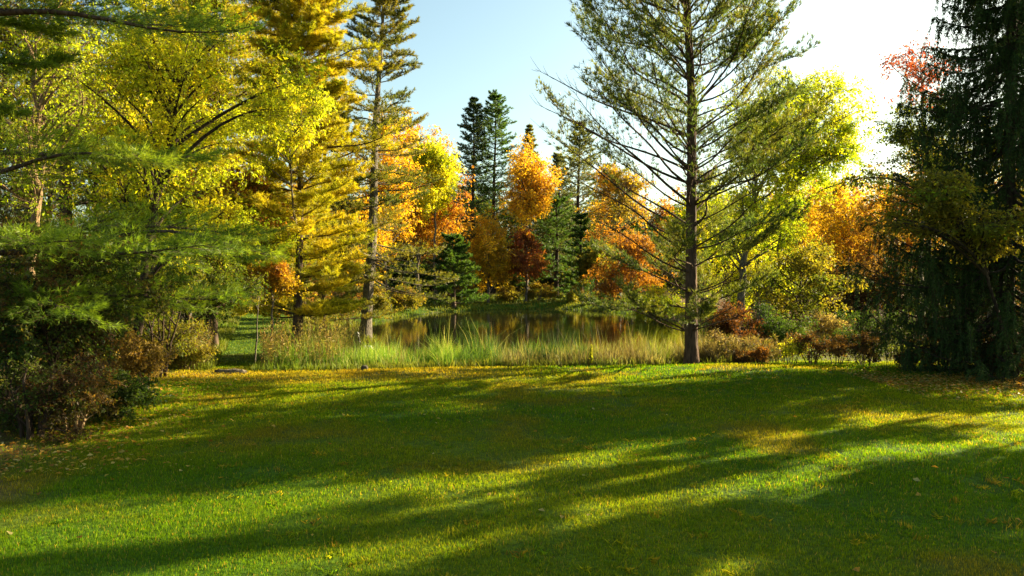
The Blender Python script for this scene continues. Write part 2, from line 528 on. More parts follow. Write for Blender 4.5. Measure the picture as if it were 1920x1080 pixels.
    tag(g.link('dry_weeds', M_REED), 'tall dry weed stalks with seed heads beside the pond and clearing', 'weeds', kind='stuff')


def make_fallen_leaves():
    rng = np.random.default_rng(14)
    n1, n2, n3 = 230, 8000, 3000
    x = np.concatenate([rng.uniform(-9, 12, n1), rng.uniform(8.5, 16, n2), rng.normal(0, 1, n3)])
    y = np.concatenate([rng.uniform(5.5, 20, n1), 17.6 + rng.normal(0, 1.0, n2), rng.uniform(9.5, 19.5, n3)])
    x[-n3:] = lawn_left(y[-n3:]) + .3 + np.abs(rng.normal(0, 1, n3)) * rng.choice([-1, 1], n3, p=[.55, .45]) * 1.0
    n = len(x)
    C = np.stack([x, y, height(x, y) + rng.uniform(.015, .05, n)], -1)
    a = rng.uniform(0, 2 * PI, n)
    ax = unit(np.stack([np.cos(a), np.sin(a), rng.normal(0, .25, n)], -1))
    nm = unit(np.stack([rng.normal(0, .35, n), rng.normal(0, .35, n), np.ones(n)], -1))
    V, F = leaf_quads(C, rng.uniform(.025, .095, n), ax, nm, .75)
    c = pal_mix([(.17, .075, .02), (.42, .20, .03), (.50, .33, .07), (.45, .40, .22)], rng.random(n) ** 1.3, rng, .3)
    tag(Geo().add(V, F, np.repeat(c, 4, 0)).link('fallen_leaves', M_LEAF), 'scattered tan and orange fallen leaves lying on the lawn', 'leaves', kind='stuff')


# ------------------------------------------------------------------ trees
def trunk_path(H, lean, rng, n=22, wob=.012):
    t = np.linspace(0, 1, n)
    p = np.zeros((n, 3)); p[:, 2] = t * H
    ph = rng.uniform(0, 6.28, 4)
    p[:, 0] = lean[0] * t + wob * H * (np.sin(t * 5 + ph[0]) - np.sin(ph[0])) * .5 + wob * .4 * H * (np.sin(t * 13 + ph[1]) - np.sin(ph[1])) * .3
    p[:, 1] = lean[1] * t + wob * H * (np.sin(t * 4.3 + ph[2]) - np.sin(ph[2])) * .5
    return p


def trunk_geo(P, r0, r1, k=14, flare=.45, power=.8, seed=0):
    n = len(P); H = P[-1, 2] - P[0, 2]
    t = np.linspace(0, 1, n)
    # add extra rings near the ground for the root flare
    tt = np.concatenate([[-.25 / max(H, 1), 0, .15 / H, .35 / H, .7 / H], t[1:]]); tt = np.unique(np.clip(tt, -.05, 1))
    Pf = np.stack([np.interp(np.clip(tt, 0, 1), t, P[:, i]) for i in range(3)], -1)
    Pf[:, 2] += np.minimum(tt, 0) * H
    r = r1 + (r0 - r1) * (1 - np.clip(tt, 0, 1)) ** power
    r = r * (1 + flare * np.exp(-np.maximum(tt, 0) * H / .35))
    V, F = tubes(Pf[None], r[None], k)
    rng = np.random.default_rng(seed + 5)
    ring = V.reshape(len(tt), k, 3); cen = Pf[:, None]
    lob = 1 + .10 * rng.normal(size=(1, k, 1)) + .05 * rng.normal(size=(len(tt), k, 1))
    ring = cen + (ring - cen) * lob
    return ring.reshape(-1, 3), F


def pine(name, label, cat, loc, H, r0, zs, seed, Lf, gap=.7, per=5, el=lambda t: .25, cv=lambda t: .1, twigs=14, twl=.3,
         tufts=7, need=7, nlen=.13, nw=.016, pal=((.03, .07, .02), (.07, .11, .02)), lean=(0, 0), bark=None, extra=(), bare=0.0,
         group=None, mat=None, asym=(0, 0), brr=.0105, thin=0.0, tw_ang=.8, flat=.35, dead=(), lowest_green=0.0, sag=0.0, upb=.25):
    """conifer with whorled boughs: every bough carries side twigs, every twig tufts of needles"""
    rng = np.random.default_rng(seed)
    tufts = int(tufts * 1.5); need = int(need * 1.35 + .5); twigs = int(twigs * 1.25)
    root = thing(name, label, cat, loc, group)
    bark = bark or M_BARK_PINE
    TP = trunk_path(H, lean, rng)
    V, F = trunk_geo(TP, r0, .02, 14 if r0 > .15 else 8, seed=seed)
    Geo().add(V, F).link('trunk', bark, root, True)
    z = []; az = []; L = []; e = []; c = []; bald = []
    h = zs; ph = rng.uniform(0, 6)
    while h < H - .25:
        t = (h - zs) / (H - zs)
        k = max(3, int(round(per + rng.uniform(-1, 1))))
        ph += rng.uniform(.5, 1.2)
        for j in range(k):
            z.append(h + rng.uniform(-.12, .12) * gap); az.append(ph + j * 2 * PI / k + rng.normal(0, .25))
            L.append(max(.25, Lf(t) * rng.uniform(.74, 1.12) * (1 + asym[0] * math.cos(az[-1] - asym[1])))); e.append(el(t) + rng.normal(0, .09)); c.append(cv(t) + rng.normal(0, .05))
            bald.append(rng.random() < bare * (1 - t) ** 4)
        h += gap * (1 - .55 * t) * rng.uniform(.8, 1.2)
    for (zz, a, l, ee, cc) in extra:
        z.append(zz); az.append(a); L.append(l); e.append(ee); c.append(cc); bald.append(False)
    for (zz, a, l, ee, cc) in dead:
        z.append(zz); az.append(a); L.append(l); e.append(ee); c.append(cc); bald.append(True)
    z, az, L, e, c = map(np.array, (z, az, L, e, c)); bald = np.array(bald)
    z = np.clip(z, .15, H - .05)
    B = len(z); s = np.linspace(0, 1, 11)[None]
    t0 = z / H
    st = np.stack([np.interp(t0, np.linspace(0, 1, len(TP)), TP[:, i]) for i in range(3)], -1)
    dx, dy = np.cos(az)[:, None], np.sin(az)[:, None]
    r = L[:, None] * s * np.cos(e)[:, None]
    wv = (rng.normal(0, .05, (B, 1)) * np.sin(s * PI * 1.3) + rng.normal(0, .025, (B, 1)) * np.sin(s * PI * 3)) * L[:, None]
    zz = L[:, None] * (np.sin(e)[:, None] * s + c[:, None] * s ** 2 - sag * np.sin(s * PI) + rng.normal(0, .02, (B, 1)) * np.sin(s * 7))
    P = np.stack([st[:, :1] + dx * r - dy * wv, st[:, 1:2] + dy * r + dx * wv, st[:, 2:3] + zz], -1)
    rb = (brr * L + .006)[:, None] * (1 - s) ** .8 + .0035
    rb = np.minimum(rb, r0 * .45)
    gb = Geo(); V, F = tubes(P, rb, 6); gb.add(V, F)
    # twigs
    K = twigs
    sk = (np.arange(K)[None] + rng.uniform(0, 1, (B, K))) / K
    lo = .16 + lowest_green
    sk = lo + (1 - lo) * sk
    C0, T0 = along(P, sk)
    up = np.array([0, 0, 1.])
    side = unit(np.cross(T0, up)) * np.where((np.arange(K) % 2) == 0, 1, -1)[None, :, None]
    a = tw_ang * rng.uniform(.5, 1.3, (B, K))[..., None]
    D = unit(T0 * np.cos(a) + side * np.sin(a) + up * rng.normal(upb * .6, .22, (B, K))[..., None])
    tl = (L[:, None] * twl * (1.15 - .75 * sk) + .12) * rng.uniform(.6, 1.25, (B, K)) * np.where(bald, .45, 1.0)[:, None]
    dr = D * tl[..., None]
    Tw = bez(C0.reshape(-1, 3), (C0 + dr * .5).reshape(-1, 3), (C0 + dr + up * (tl * upb * .6)[..., None]).reshape(-1, 3), 4)
    V, F = tubes(Tw, np.array([.006, .005, .004, .0025])[None] * np.ones((B * K, 1)) * (1 + .1 * nw / .01), 3); gb.add(V, F)
    gb.link('branches', bark, root, True)
    # tufts
    live = ~np.repeat(bald, K) & (rng.random(B * K) > thin)
    Tl = Tw[live]; tll = tl.reshape(-1)[live]
    bi = np.repeat(np.arange(B), K)[live]
    M = tufts
    u = np.clip((np.arange(M)[None] + rng.uniform(0, 1, (len(Tl), M))) / M, .08, 1)
    C1, T1 = along(Tl, u)
    s1 = unit(np.cross(T1, up)) * rng.choice([-1, 1], u.shape)[..., None]
    off = (tll[:, None] * flat * (1.1 - u) * rng.uniform(0, 1, u.shape))[..., None]
    C1 = C1 + (s1 + T1 * .7) * off + rng.normal(0, .02, C1.shape)
    D1 = unit(T1 + s1 * .5 * rng.uniform(0, 1, u.shape)[..., None] + up * upb)
    Q = need
    C2 = np.repeat(C1.reshape(-1, 3), Q, 0); D2 = np.repeat(D1.reshape(-1, 3), Q, 0)
    n = len(C2)
    D2 = unit(D2 + rng.normal(0, .5, (n, 3)))
    C2 = C2 + D2 * rng.uniform(-.02, .05, (n, 1))
    V, F = blade_tris(C2, D2, nlen * rng.uniform(.65, 1.2, n), nw * rng.uniform(.7, 1.3, n), rng)
    bt = rng.uniform(0, 1, B)
    tt = np.clip(bt[bi][:, None] * .45 + rng.uniform(0, 1, (len(Tl), 1)) * .3 + rng.uniform(0, .25, u.shape), 0, 1)
    cc = pal_mix(pal, tt, rng, .22)
    cc = np.repeat(np.repeat(cc.reshape(-1, 3), Q, 0), 3, 0)
    Geo().add(V, F, cc).link('crown', mat or M_NEEDLE, root)
    return root


def weeping_spruce(name, label, loc, H, r0, zs, seed, Lf, gap=.6, per=5, strands=26, hang=.9, pal=((.022, .05, .016), (.065, .10, .024)), extra=()):
    """Norway spruce: swooping boughs from which long curtains of branchlets hang"""
    rng = np.random.default_rng(seed)
    root = thing(name, label, 'tree', loc)
    TP = trunk_path(H, (.1, 0), rng, wob=.005)
    V, F = trunk_geo(TP, r0, .03, 14, seed=seed); Geo().add(V, F).link('trunk', M_BARK_DARK, root, True)
    z = []; az = []; L = []
    h = zs; ph = 0
    while h < H - .3:
        t = (h - zs) / (H - zs)
        ph += rng.uniform(.5, 1.2)
        for j in range(per):
            z.append(h + rng.uniform(-.2, .2)); az.append(ph + j * 2 * PI / per + rng.normal(0, .25)); L.append(Lf(t) * rng.uniform(.65, 1.15))
        h += gap * (1 - .4 * t)
    for (zz, a, l) in extra:
        z.append(zz); az.append(a); L.append(l)
    z, az, L = map(np.array, (z, az, L)); B = len(z)
    s = np.linspace(0, 1, 12)[None]
    st = np.stack([np.interp(z / H, np.linspace(0, 1, len(TP)), TP[:, i]) for i in range(3)], -1)
    dr = rng.uniform(.12, .26, (B, 1)) * np.clip(L / 3, .3, 1)[:, None]
    zz = L[:, None] * (-dr * np.sin(s * PI * .75) * 1.6 + dr * 1.1 * s ** 2.2)
    wv = rng.normal(0, .06, (B, 1)) * np.sin(s * PI * 1.4) * L[:, None]
    dx, dy = np.cos(az)[:, None], np.sin(az)[:, None]
    r = L[:, None] * s
    P = np.stack([st[:, :1] + dx * r - dy * wv, st[:, 1:2] + dy * r + dx * wv, st[:, 2:3] + zz], -1)
    gb = Geo(); V, F = tubes(P, np.minimum((.011 * L + .01)[:, None] * (1 - s) ** .8 + .005, r0 * .4), 6); gb.add(V, F)
    K = strands
    sk = .14 + .86 * (np.arange(K)[None] + rng.uniform(0, 1, (B, K))) / K
    C0, T0 = along(P, sk)
    up = np.array([0, 0, 1.])
    side = unit(np.cross(T0, up)) * rng.uniform(-1, 1, (B, K))[..., None]
    out_ = side * (L[:, None] * .16 * (1.2 - .8 * sk))[..., None] + T0 * rng.uniform(0, .3, (B, K))[..., None]
    ld = hang * rng.uniform(.25, 1.2, (B, K)) * (1.1 - .5 * np.abs(sk - .5)) * np.clip(L / 2.2, .35, 1.1)[:, None]
    sway = rng.normal(0, .07, (B, K, 3)); sway[..., 2] = 0
    E = C0 + out_ - up * ld[..., None] + sway
    S = bez(C0.reshape(-1, 3), (C0 + out_).reshape(-1, 3), E.reshape(-1, 3), 7)
    V, F = tubes(S, np.linspace(.007, .003, 7)[None].repeat(B * K, 0), 3); gb.add(V, F)
    gb.link('branches', M_BARK_DARK, root, True)
    M = 30
    u = rng.uniform(0.02, 1, (B * K, M)); C1, T1 = along(S, u)
    C1 = C1.reshape(-1, 3) + rng.normal(0, .018, (B * K * M, 3)); T1 = T1.reshape(-1, 3)
    Q = 3
    C2 = np.repeat(C1, Q, 0); n = len(C2)
    D2 = unit(np.repeat(T1, Q, 0) * .9 + rng.normal(0, .6, (n, 3)))
    V, F = blade_tris(C2, D2, rng.uniform(.05, .11, n), rng.uniform(.014, .026, n), rng)
    tt = np.clip(rng.uniform(0, .6, (B * K, 1)) + rng.uniform(0, .4, u.shape), 0, 1)
    cc = pal_mix(pal, tt, rng, .25).reshape(-1, 3)
    Geo().add(V, F, np.repeat(np.repeat(cc, Q, 0), 3, 0)).link('crown', M_SPRUCE, root)
    return root


def broad_arrays(rng, c, r, nl, ns, nt, ml, leaf, sub, pal, base=(0, 0), r0=.15, fork=.35, tw=None, wide=.55, droop=.25, hollow=.45, layers=False,
                 stems=1, spread=.3, hue=.6, tight=0):
    """arrays for one broadleaf: trunk, branches, leaves"""
    c = np.array(c, float); r = np.array(r, float)
    gt = Geo(); gb = Geo(); gl = Geo()
    paths = []
    for k in range(stems):
        top = c + np.array([0, 0, r[2] * .35])
        b0 = np.array([base[0], base[1], -.12])
        if stems > 1:
            a = k * 2 * PI / stems + rng.uniform(-.4, .4)
            b0 = b0 + np.array([math.cos(a), math.sin(a), 0]) * .12 * rng.uniform(.3, 1.2)
            top = top + np.array([math.cos(a) * r[0], math.sin(a) * r[1], 0]) * spread * rng.uniform(.7, 1.5)
        mid = b0 + (top - b0) * np.array([.22, .22, .5]) + np.array([rng.normal(0, .02), rng.normal(0, .02), 0]) * top[2]
        P = bez(b0[None], mid[None], top[None], 14)
        P[0, 1:-1] += rng.normal(0, .006 * top[2], (12, 3)) * np.array([1, 1, .3])
        rad = r0 * (1 - np.linspace(0, 1, 14)) ** .75 + r0 * .08
        if stems == 1:
            rad[0] *= 1.35; rad[1] *= 1.05
        V, F = tubes(P, rad[None], 10 if r0 > .1 else 6); gt.add(V, F)
        paths.append(P[0])
    # limb ends inside the crown
    d = unit(rng.normal(size=(nl * 3, 3))); d = d[d[:, 2] > -.75][:nl]; nl = len(d)
    env = 1 + .75 * (vnoise(d[:, 0] * 2.2 + 7, d[:, 1] * 2.2 + d[:, 2] * 1.7, rng.integers(99)) - .5)
    rho = rng.uniform(hollow, .92, nl) * env * np.where(rng.random(nl) < .16, 1.22, 1.0)
    T = c + d * r * rho[:, None]
    if layers:
        zl = np.round((T[:, 2] - c[2]) / (r[2] * .33)) * r[2] * .33; T[:, 2] = c[2] + zl + rng.normal(0, .05, nl)
    wh = rng.integers(0, stems, nl)
    A = np.zeros((nl, 3))
    for i in range(nl):
        p = paths[wh[i]]
        hd = np.hypot(T[i, 0] - c[0], T[i, 1] - c[1])
        za = np.clip(T[i, 2] - .55 * hd - rng.uniform(.05, .3) * r[2], fork * p[-1, 2], p[-1, 2] * .98)
        A[i] = [np.interp(za, p[:, 2], p[:, 0]), np.interp(za, p[:, 2], p[:, 1]), za]
    ln = np.linalg.norm(T - A, axis=1)
    P1 = A + (T - A) * np.array([.45, .45, .55]) + np.stack([0 * ln, 0 * ln, .12 * ln], -1) + rng.normal(0, .11, (nl, 3)) * ln[:, None]
    LB = bez(A, P1, T, 9)
    V, F = tubes(LB, (.011 * ln + .09 * r0)[:, None].clip(.006, r0 * .6) * (1 - np.linspace(0, 1, 9)[None]) ** .7 + .004, 6); gb.add(V, F)
    # sub-branches
    sa = rng.uniform(.3, 1, (nl, ns)); S0, ST = along(LB, sa)
    g = rng.normal(0, 1, (nl, ns, 3)) * r * .19 * np.array([1, 1, .45 if layers else .8])
    if tight:
        g = rng.normal(0, tight, g.shape)
    S2 = T[:, None] * (.85 if tight else .55) + S0 * (.15 if tight else .45) + g + unit(T - c)[:, None] * r * .08
    q = (S2 - c) / r; ql = np.linalg.norm(q, axis=-1, keepdims=True)
    S2 = c + q / np.maximum(ql, 1e-6) * np.minimum(ql, 1.22) * r
    S0 = S0.reshape(-1, 3); S2 = S2.reshape(-1, 3)
    SB = bez(S0, S0 * .5 + S2 * .5 + rng.normal(0, .05, S0.shape) * r * .5, S2, 5)
    V, F = tubes(SB, np.linspace(1, .35, 5)[None] * np.full((len(SB), 1), max(.004, r0 * .055)), 4); gb.add(V, F)
    # twigs
    n2 = len(SB)
    u = rng.uniform(.3, 1, (n2, nt)); W0, WT = along(SB, u)
    D = unit(WT * .5 + rng.normal(0, .75, (n2, nt, 3)) * np.array([1, 1, .35 if layers else .7]))
    tl = sub * rng.uniform(.5, 1.25, (n2, nt))
    W0 = W0.reshape(-1, 3); D = D.reshape(-1, 3); tl = tl.reshape(-1)
    W2 = W0 + D * tl[:, None]; W1 = W0 + D * tl[:, None] * .5 + np.array([0, 0, 1.]) * (.12 * tl)[:, None]
    TW = bez(W0, W1, W2, 4)
    V, F = tubes(TW, np.array([1, .8, .6, .35])[None] * np.full((len(TW), 1), tw or max(.003, leaf * .045)), 3); gb.add(V, F)
    # leaves
    n3 = len(TW)
    u = rng.uniform(.12, 1, (n3, ml)); Lc, LT = along(TW, u)
    n = n3 * ml
    Lc = Lc.reshape(-1, 3) + rng.normal(0, leaf * .45, (n, 3))
    ax = unit(LT.reshape(-1, 3) * .5 + rng.normal(0, .6, (n, 3)) - np.array([0, 0, 1.]) * droop)
    nm = unit(rng.normal(0, .55, (n, 3)) + np.array([0, 0, 1.]) * .8)
    full = np.repeat(np.repeat(rng.uniform(.35, 1.1, nl), ns), nt)[:, None]
    kp = (rng.random((n3, ml)) < full).reshape(-1)
    Lc, ax, nm = Lc[kp], ax[kp], nm[kp]; n = len(Lc)
    V, F = leaf_quads(Lc, leaf * rng.uniform(.5, 1.4, n), ax, nm, wide)
    lt_ = rng.uniform(0, 1, nl)
    tone = np.repeat(np.repeat(lt_, ns), nt)[:, None] * hue + np.repeat(rng.uniform(0, 1, n2), nt)[:, None] * (.8 - hue) + rng.uniform(0, .25, (n3, ml))
    cc = pal_mix(pal, np.clip(tone, 0, 1).reshape(-1)[kp], rng, .3)
    gl.add(V, F, np.repeat(cc, 4, 0))
    return gt, gb, gl


def broad(name, label, cat, loc, seed, c, r, nl, ns, nt, ml, leaf, sub, pal, bark=None, group=None, **kw):
    rng = np.random.default_rng(seed)
    ml = int(ml * 1.6); nt = nt + 1
    root = thing(name, label, cat, loc, group)
    gt, gb, gl = broad_arrays(rng, c, r, nl, ns, nt, ml, leaf, sub, pal, **kw)
    bark = bark or M_BARK_GREY
    gt.link('stems' if kw.get('stems', 1) > 1 else 'trunk', bark, root, True)
    gb.link('branches', bark, root, True)
    gl.link('foliage' if cat in ('shrub', 'bush') else 'crown', M_LEAF, root)
    return root


# palettes (leaf colours; P_GOLD mixes golden sunlight with yellowed needles)
LIME = ((.20, .32, .018), (.36, .46, .022), (.48, .50, .028), (.56, .48, .03))
YELG = ((.24, .34, .018), (.40, .46, .02), (.54, .50, .022), (.62, .48, .02))
GOLD = ((.42, .30, .02), (.58, .38, .022), (.66, .42, .025), (.60, .30, .018))
ORNG = ((.34, .24, .03), (.54, .29, .026), (.58, .35, .03), (.48, .21, .025))
RUST = ((.17, .08, .022), (.31, .13, .024), (.42, .20, .025), (.24, .15, .03))
REDD = ((.26, .05, .045), (.40, .07, .06), (.44, .15, .06))
OLIV = ((.045, .085, .015), (.09, .13, .018), (.17, .17, .02), (.26, .20, .025))
DKGR = ((.025, .055, .014), (.045, .085, .016), (.08, .11, .018))
BRWN = ((.07, .038, .016), (.12, .06, .022), (.18, .105, .03), (.10, .08, .022))
P_GREEN = ((.035, .08, .02), (.06, .12, .022), (.10, .15, .025))
P_SOFT = ((.06, .11, .014), (.15, .23, .02), (.30, .35, .024))
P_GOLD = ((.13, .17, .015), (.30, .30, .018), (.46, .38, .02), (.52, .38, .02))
P_OPEN = ((.04, .08, .03), (.08, .125, .032), (.145, .165, .032), (.24, .20, .032))
P_MIX = ((.06, .09, .022), (.11, .13, .024), (.18, .16, .026), (.24, .18, .03))
P_BLUE = ((.03, .055, .03), (.05, .085, .04), (.09, .11, .035))

P_PALE = ((.07, .10, .045), (.13, .15, .06), (.20, .18, .07))
R = math.radians
SUN_AZ, SUN_EL = R(62), R(22)


def put(px, d, dz=-.03):
    x = at(px, d)
    return (x, d, hz(x, d) + dz)


make_ground()
make_lawn_grass()
make_meadow()
make_reeds()
make_fallen_leaves()

# ---------------- the big pine in the middle right
bl = put(1298, 21.5)
pine('white_pine', 'big spreading pine standing at the lawn edge in front of the pond', 'tree', bl, 18, .19, 1.0, 101,
     lambda t: (2.3 + 7.2 * t if t < .25 else min(4.2 - 2.0 * (t - .25), 8 * (1 - t) + .5)), gap=.60, per=6, el=lambda t: .31 + .44 * t, cv=lambda t: .10 + .05 * t, twigs=17, twl=.36, tufts=9, asym=(.16, PI), brr=.0068, thin=.25, lowest_green=.2, bark=M_BARK_RED,
     need=7, nlen=.135, nw=.0195, pal=P_OPEN, lean=(-.35, 0), bare=.55, tw_ang=.75, upb=.35)

# ---------------- tall slim pine left of the pond
pine('white_pine', 'tall slim pine with a bare pale trunk on the left bank of the pond', 'tree', put(684, 40), 19.6, .27, 3.2, 102,
     lambda t: 4.3 - 3.1 * t, gap=.95, per=4, el=lambda t: -.02 + .35 * t, cv=lambda t: .05, twigs=15, twl=.27, tufts=7, need=6, nlen=.15, nw=.026,
     pal=P_MIX, lean=(1.3, 0), bare=.45, bark=M_BARK_GREY, tw_ang=.8, sag=.03,
     dead=[(3.0 + .25 * k, a, 3.0, -.32, .05) for k, a in enumerate((0.2, 1.2, 2.6, 3.5, 5.0, 5.9, -.3, .6, 2.0))],
     extra=[(3.3, -.25, 4.6, -.30, .0), (4.1, -.1, 4.6, -.25, .05)])

# ---------------- near left pine reaching in from the edge of the picture
bl = put(-120, 13.2)
ex = []
for (zz, a, l, e_, c_) in [(2.9, -.18, 5.5, .06, -.05), (3.1, .12, 5.8, .05, -.06), (2.7, .45, 5.5, .10, -.06), (3.0, -.5, 4.4, .08, -.08), (3.4, .30, 5.5, .02, -.03),
                           (4.4, -.1, 4.3, .05, -.02), (4.6, .25, 4.7, .07, -.03), (7.1, .2, 5.3, .06, -.05), (7.2, .5, 4.6, .1, 0),
                           (2.3, .1, 5.0, .0, -.05), (2.1, -.35, 4.0, 0, -.05), (2.2, .42, 4.8, .02, -.05)]:
    ex.append((zz, a, l, e_, c_))
pine('white_pine', 'near pine whose soft green boughs reach in from the left edge', 'tree', bl, 17, .3, 5.5, 103,
     lambda t: 2.6 - 1.6 * t, gap=1.0, per=4, el=lambda t: .1 + .3 * t, cv=lambda t: .0, twigs=28, twl=.26, tufts=11, need=9, nlen=.125, nw=.009,
     pal=P_SOFT, extra=ex, tw_ang=.75, upb=.1, flat=.5)

# ---------------- golden pines of the left wood
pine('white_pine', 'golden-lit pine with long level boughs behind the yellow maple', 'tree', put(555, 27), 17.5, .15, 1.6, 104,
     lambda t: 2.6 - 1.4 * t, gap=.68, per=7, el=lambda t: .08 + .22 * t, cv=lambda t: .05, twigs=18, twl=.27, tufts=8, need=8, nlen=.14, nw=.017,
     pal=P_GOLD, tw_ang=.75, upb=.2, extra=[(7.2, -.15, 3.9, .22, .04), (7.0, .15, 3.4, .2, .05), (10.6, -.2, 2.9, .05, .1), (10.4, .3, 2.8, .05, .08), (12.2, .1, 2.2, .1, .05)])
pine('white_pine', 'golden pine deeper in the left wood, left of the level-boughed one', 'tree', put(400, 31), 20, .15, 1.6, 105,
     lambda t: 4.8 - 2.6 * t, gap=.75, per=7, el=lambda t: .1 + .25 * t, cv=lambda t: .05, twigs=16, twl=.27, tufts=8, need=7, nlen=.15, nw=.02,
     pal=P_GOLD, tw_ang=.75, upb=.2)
pine('white_pine', 'dark green pine deep in the wood at the far left', 'tree', put(120, 27), 19, .24, 3, 106,
     lambda t: 4.4 - 2.8 * t, gap=1.0, per=5, el=lambda t: .1 + .25 * t, cv=lambda t: .05, twigs=15, twl=.27, tufts=8, need=6, nlen=.15, nw=.018,
     pal=P_MIX, tw_ang=.75, upb=.2)
pine('white_pine', 'green pine between the golden pines and the slim pine', 'tree', put(605, 38), 13, .2, .6, 107,
     lambda t: 3.6 - 2.8 * t, gap=.9, per=5, el=lambda t: .05 + .25 * t, cv=lambda t: .05, twigs=14, twl=.28, tufts=7, need=6, nlen=.18, nw=.03,
     pal=P_MIX, tw_ang=.8)

# ---------------- left maples and undergrowth
broad('maple_tree', 'bright yellow-green maple at the left wood edge', 'tree', put(240, 17.5), 201, (at(335, 17.5) - at(240, 17.5), 0, zat(235, 17.5)), (2.9, 2.5, 3.3), 38, 10, 6, 9,
      .085, .42, YELG, r0=.11, fork=.3, bark=M_BARK_DARK)
broad('maple_tree', 'yellow maple with hanging leaf sprays in front of the golden pines', 'tree', put(560, 27.6), 202, (at(530, 24) - at(560, 27.6), -3.6, zat(205, 24)), (1.5, 1.3, 1.6), 20, 9, 6, 8,
      .095, .42, YELG, r0=.06, fork=.5, droop=.5)
broad('maple_tree', 'thin twiggy yellowing maple at the far left behind the near pine', 'tree', put(70, 19), 203, (0, 0, zat(170, 19)), (2.8, 2.4, 3.6), 26, 8, 6, 5,
      .085, .5, ((.26, .18, .03),) + YELG[:3], r0=.14, fork=.3, bark=M_BARK_TAN)
broad('maple_tree', 'tall yellow-leaved maple in the top left corner behind the thin twiggy one', 'tree', put(-20, 25), 207, (.8, 0, zat(110, 25)), (3.2, 2.5, 4.2), 34, 9, 6, 7, .11, .5, YELG, r0=.12, fork=.3, bark=M_BARK_DARK)
broad('maple_tree', 'green-leaved maple deep in the left wood', 'tree', put(260, 27), 204, (0, 0, 6.2), (3.6, 3, 5.4), 34, 9, 6, 7, .13, .6, LIME, r0=.11, fork=.25, bark=M_BARK_DARK)
broad('maple_tree', 'tall yellow maple topping the left wood', 'tree', put(330, 36), 205, (0, 0, 11), (4, 3.5, 6), 34, 9, 6, 7, .17, .7, YELG, r0=.2, fork=.25)
broad('maple_tree', 'orange-tinted maple low between the left pines', 'tree', put(335, 27), 206, (at(430, 26) - at(335, 27), 0, zat(345, 26)), (2.4, 2, 1.5), 18, 8, 6, 7, .12, .5, RUST + GOLD[:1], r0=.1, fork=.3)

shr = dict(stems=5, r0=.035, fork=.12, hollow=.35)
broad('understory_tree', 'dark crooked understorey tree in the shade at the left edge', 'tree', put(85, 13.2), 211, (.3, .3, 2.2), (1.9, 1.6, 1.3), 22, 8, 6, 7, .07, .35,
      BRWN + OLIV[:2], r0=.06, fork=.25, bark=M_BARK_DARK)
bx = broad('woodland_shrub', 'low dark green leafy shrub at the front left wood edge', 'shrub', put(215, 13.6), 212, (0, 0, .55), (.85, .8, .6), 14, 8, 6, 8, .06, .22, DKGR, bark=M_BARK_DARK, **shr)
broad('woodland_shrub', 'brown-green bushy shrub, darkened in colour for shade, at the very left of the lawn', 'shrub', put(60, 11.9), 213, (0, 0, .75), (1.1, .9, .85), 16, 8, 6, 8, .055, .25, DKGR + BRWN[:2], bark=M_BARK_DARK, **shr)  # darker palette stands for the shade at the wood edge
broad('woodland_shrub', 'tall dark shrub in the shade behind the brown left bush', 'shrub', put(20, 13.3), 214, (0, 0, 1.4), (1.2, 1, 1.4), 20, 8, 6, 8, .065, .3, DKGR, bark=M_BARK_DARK, **shr)
broad('woodland_shrub', 'sparse tan-leaved shrub spilling onto the lawn at left', 'shrub', put(140, 12.6), 215, (0, 0, .5), (.8, .7, .55), 12, 7, 6, 7, .05, .22, BRWN[1:] + OLIV[2:], bark=M_BARK_TAN, **shr)
broad('woodland_shrub', 'green shrub with some brown leaves, darkened in colour for shade, under the left trees', 'shrub', put(150, 14.6), 216, (0, 0, 1.1), (1.0, .9, 1.0), 16, 8, 6, 7, .06, .28, DKGR[:2] + BRWN[:2] + DKGR[1:], bark=M_BARK_DARK, **shr)  # dark greens mixed in to paint the shade under the trees
broad('woodland_shrub', 'dry golden shrub at the corner where left wood meets lawn', 'shrub', put(262, 16.5), 217, (0, 0, .75), (.7, .7, .5), 12, 8, 6, 7, .06, .24, ((.20, .13, .04), (.34, .24, .06), (.28, .15, .04)), bark=M_BARK_TAN, **shr)
broad('woodland_shrub', 'green viburnum shrub below the near pine boughs', 'shrub', put(300, 18.8), 218, (0, 0, 1.7), (1.5, 1.3, 1.2), 20, 8, 6, 8, .075, .32, OLIV, bark=M_BARK_DARK, **shr)
broad('woodland_shrub', 'dark thicket shrub deep under the left trees', 'shrub', put(110, 17), 219, (0, 0, 1.6), (2, 1.2, 1.6), 24, 8, 6, 8, .08, .35, DKGR + BRWN[:1], bark=M_BARK_DARK, **shr)
broad('woodland_shrub', 'olive-green thicket shrub farther back under the left trees', 'shrub', put(215, 21), 220, (0, 0, 1.6), (2.3, 1.4, 1.7), 24, 8, 6, 8, .085, .38, DKGR + OLIV[:2], bark=M_BARK_DARK, **shr)
broad('woodland_shrub', 'olive bush at the left end of the weedy strip', 'shrub', put(345, 20.7), 221, (0, 0, .45), (.9, .6, .5), 12, 8, 6, 8, .06, .24, OLIV[1:], bark=M_BARK_TAN, **shr)
broad('understory_tree', 'leafy green hornbeam arching over the left weedy strip', 'tree', put(345, 22.5), 222, (.2, 0, zat(525, 22.5)), (2.2, 1.6, 1.3), 22, 8, 6, 8, .09, .4, DKGR + OLIV[1:3], r0=.07, fork=.3, bark=M_BARK_DARK)

broad('understory_tree', 'spreading yellow-green understorey tree above the mown track', 'tree', put(330, 26), 237, (at(425, 26) - at(330, 26), 0, zat(440, 26)), (2.3, 1.8, 1.5), 26, 8, 6, 7, .1, .42, OLIV[2:] + YELG, r0=.06, fork=.5, bark=M_BARK_DARK)
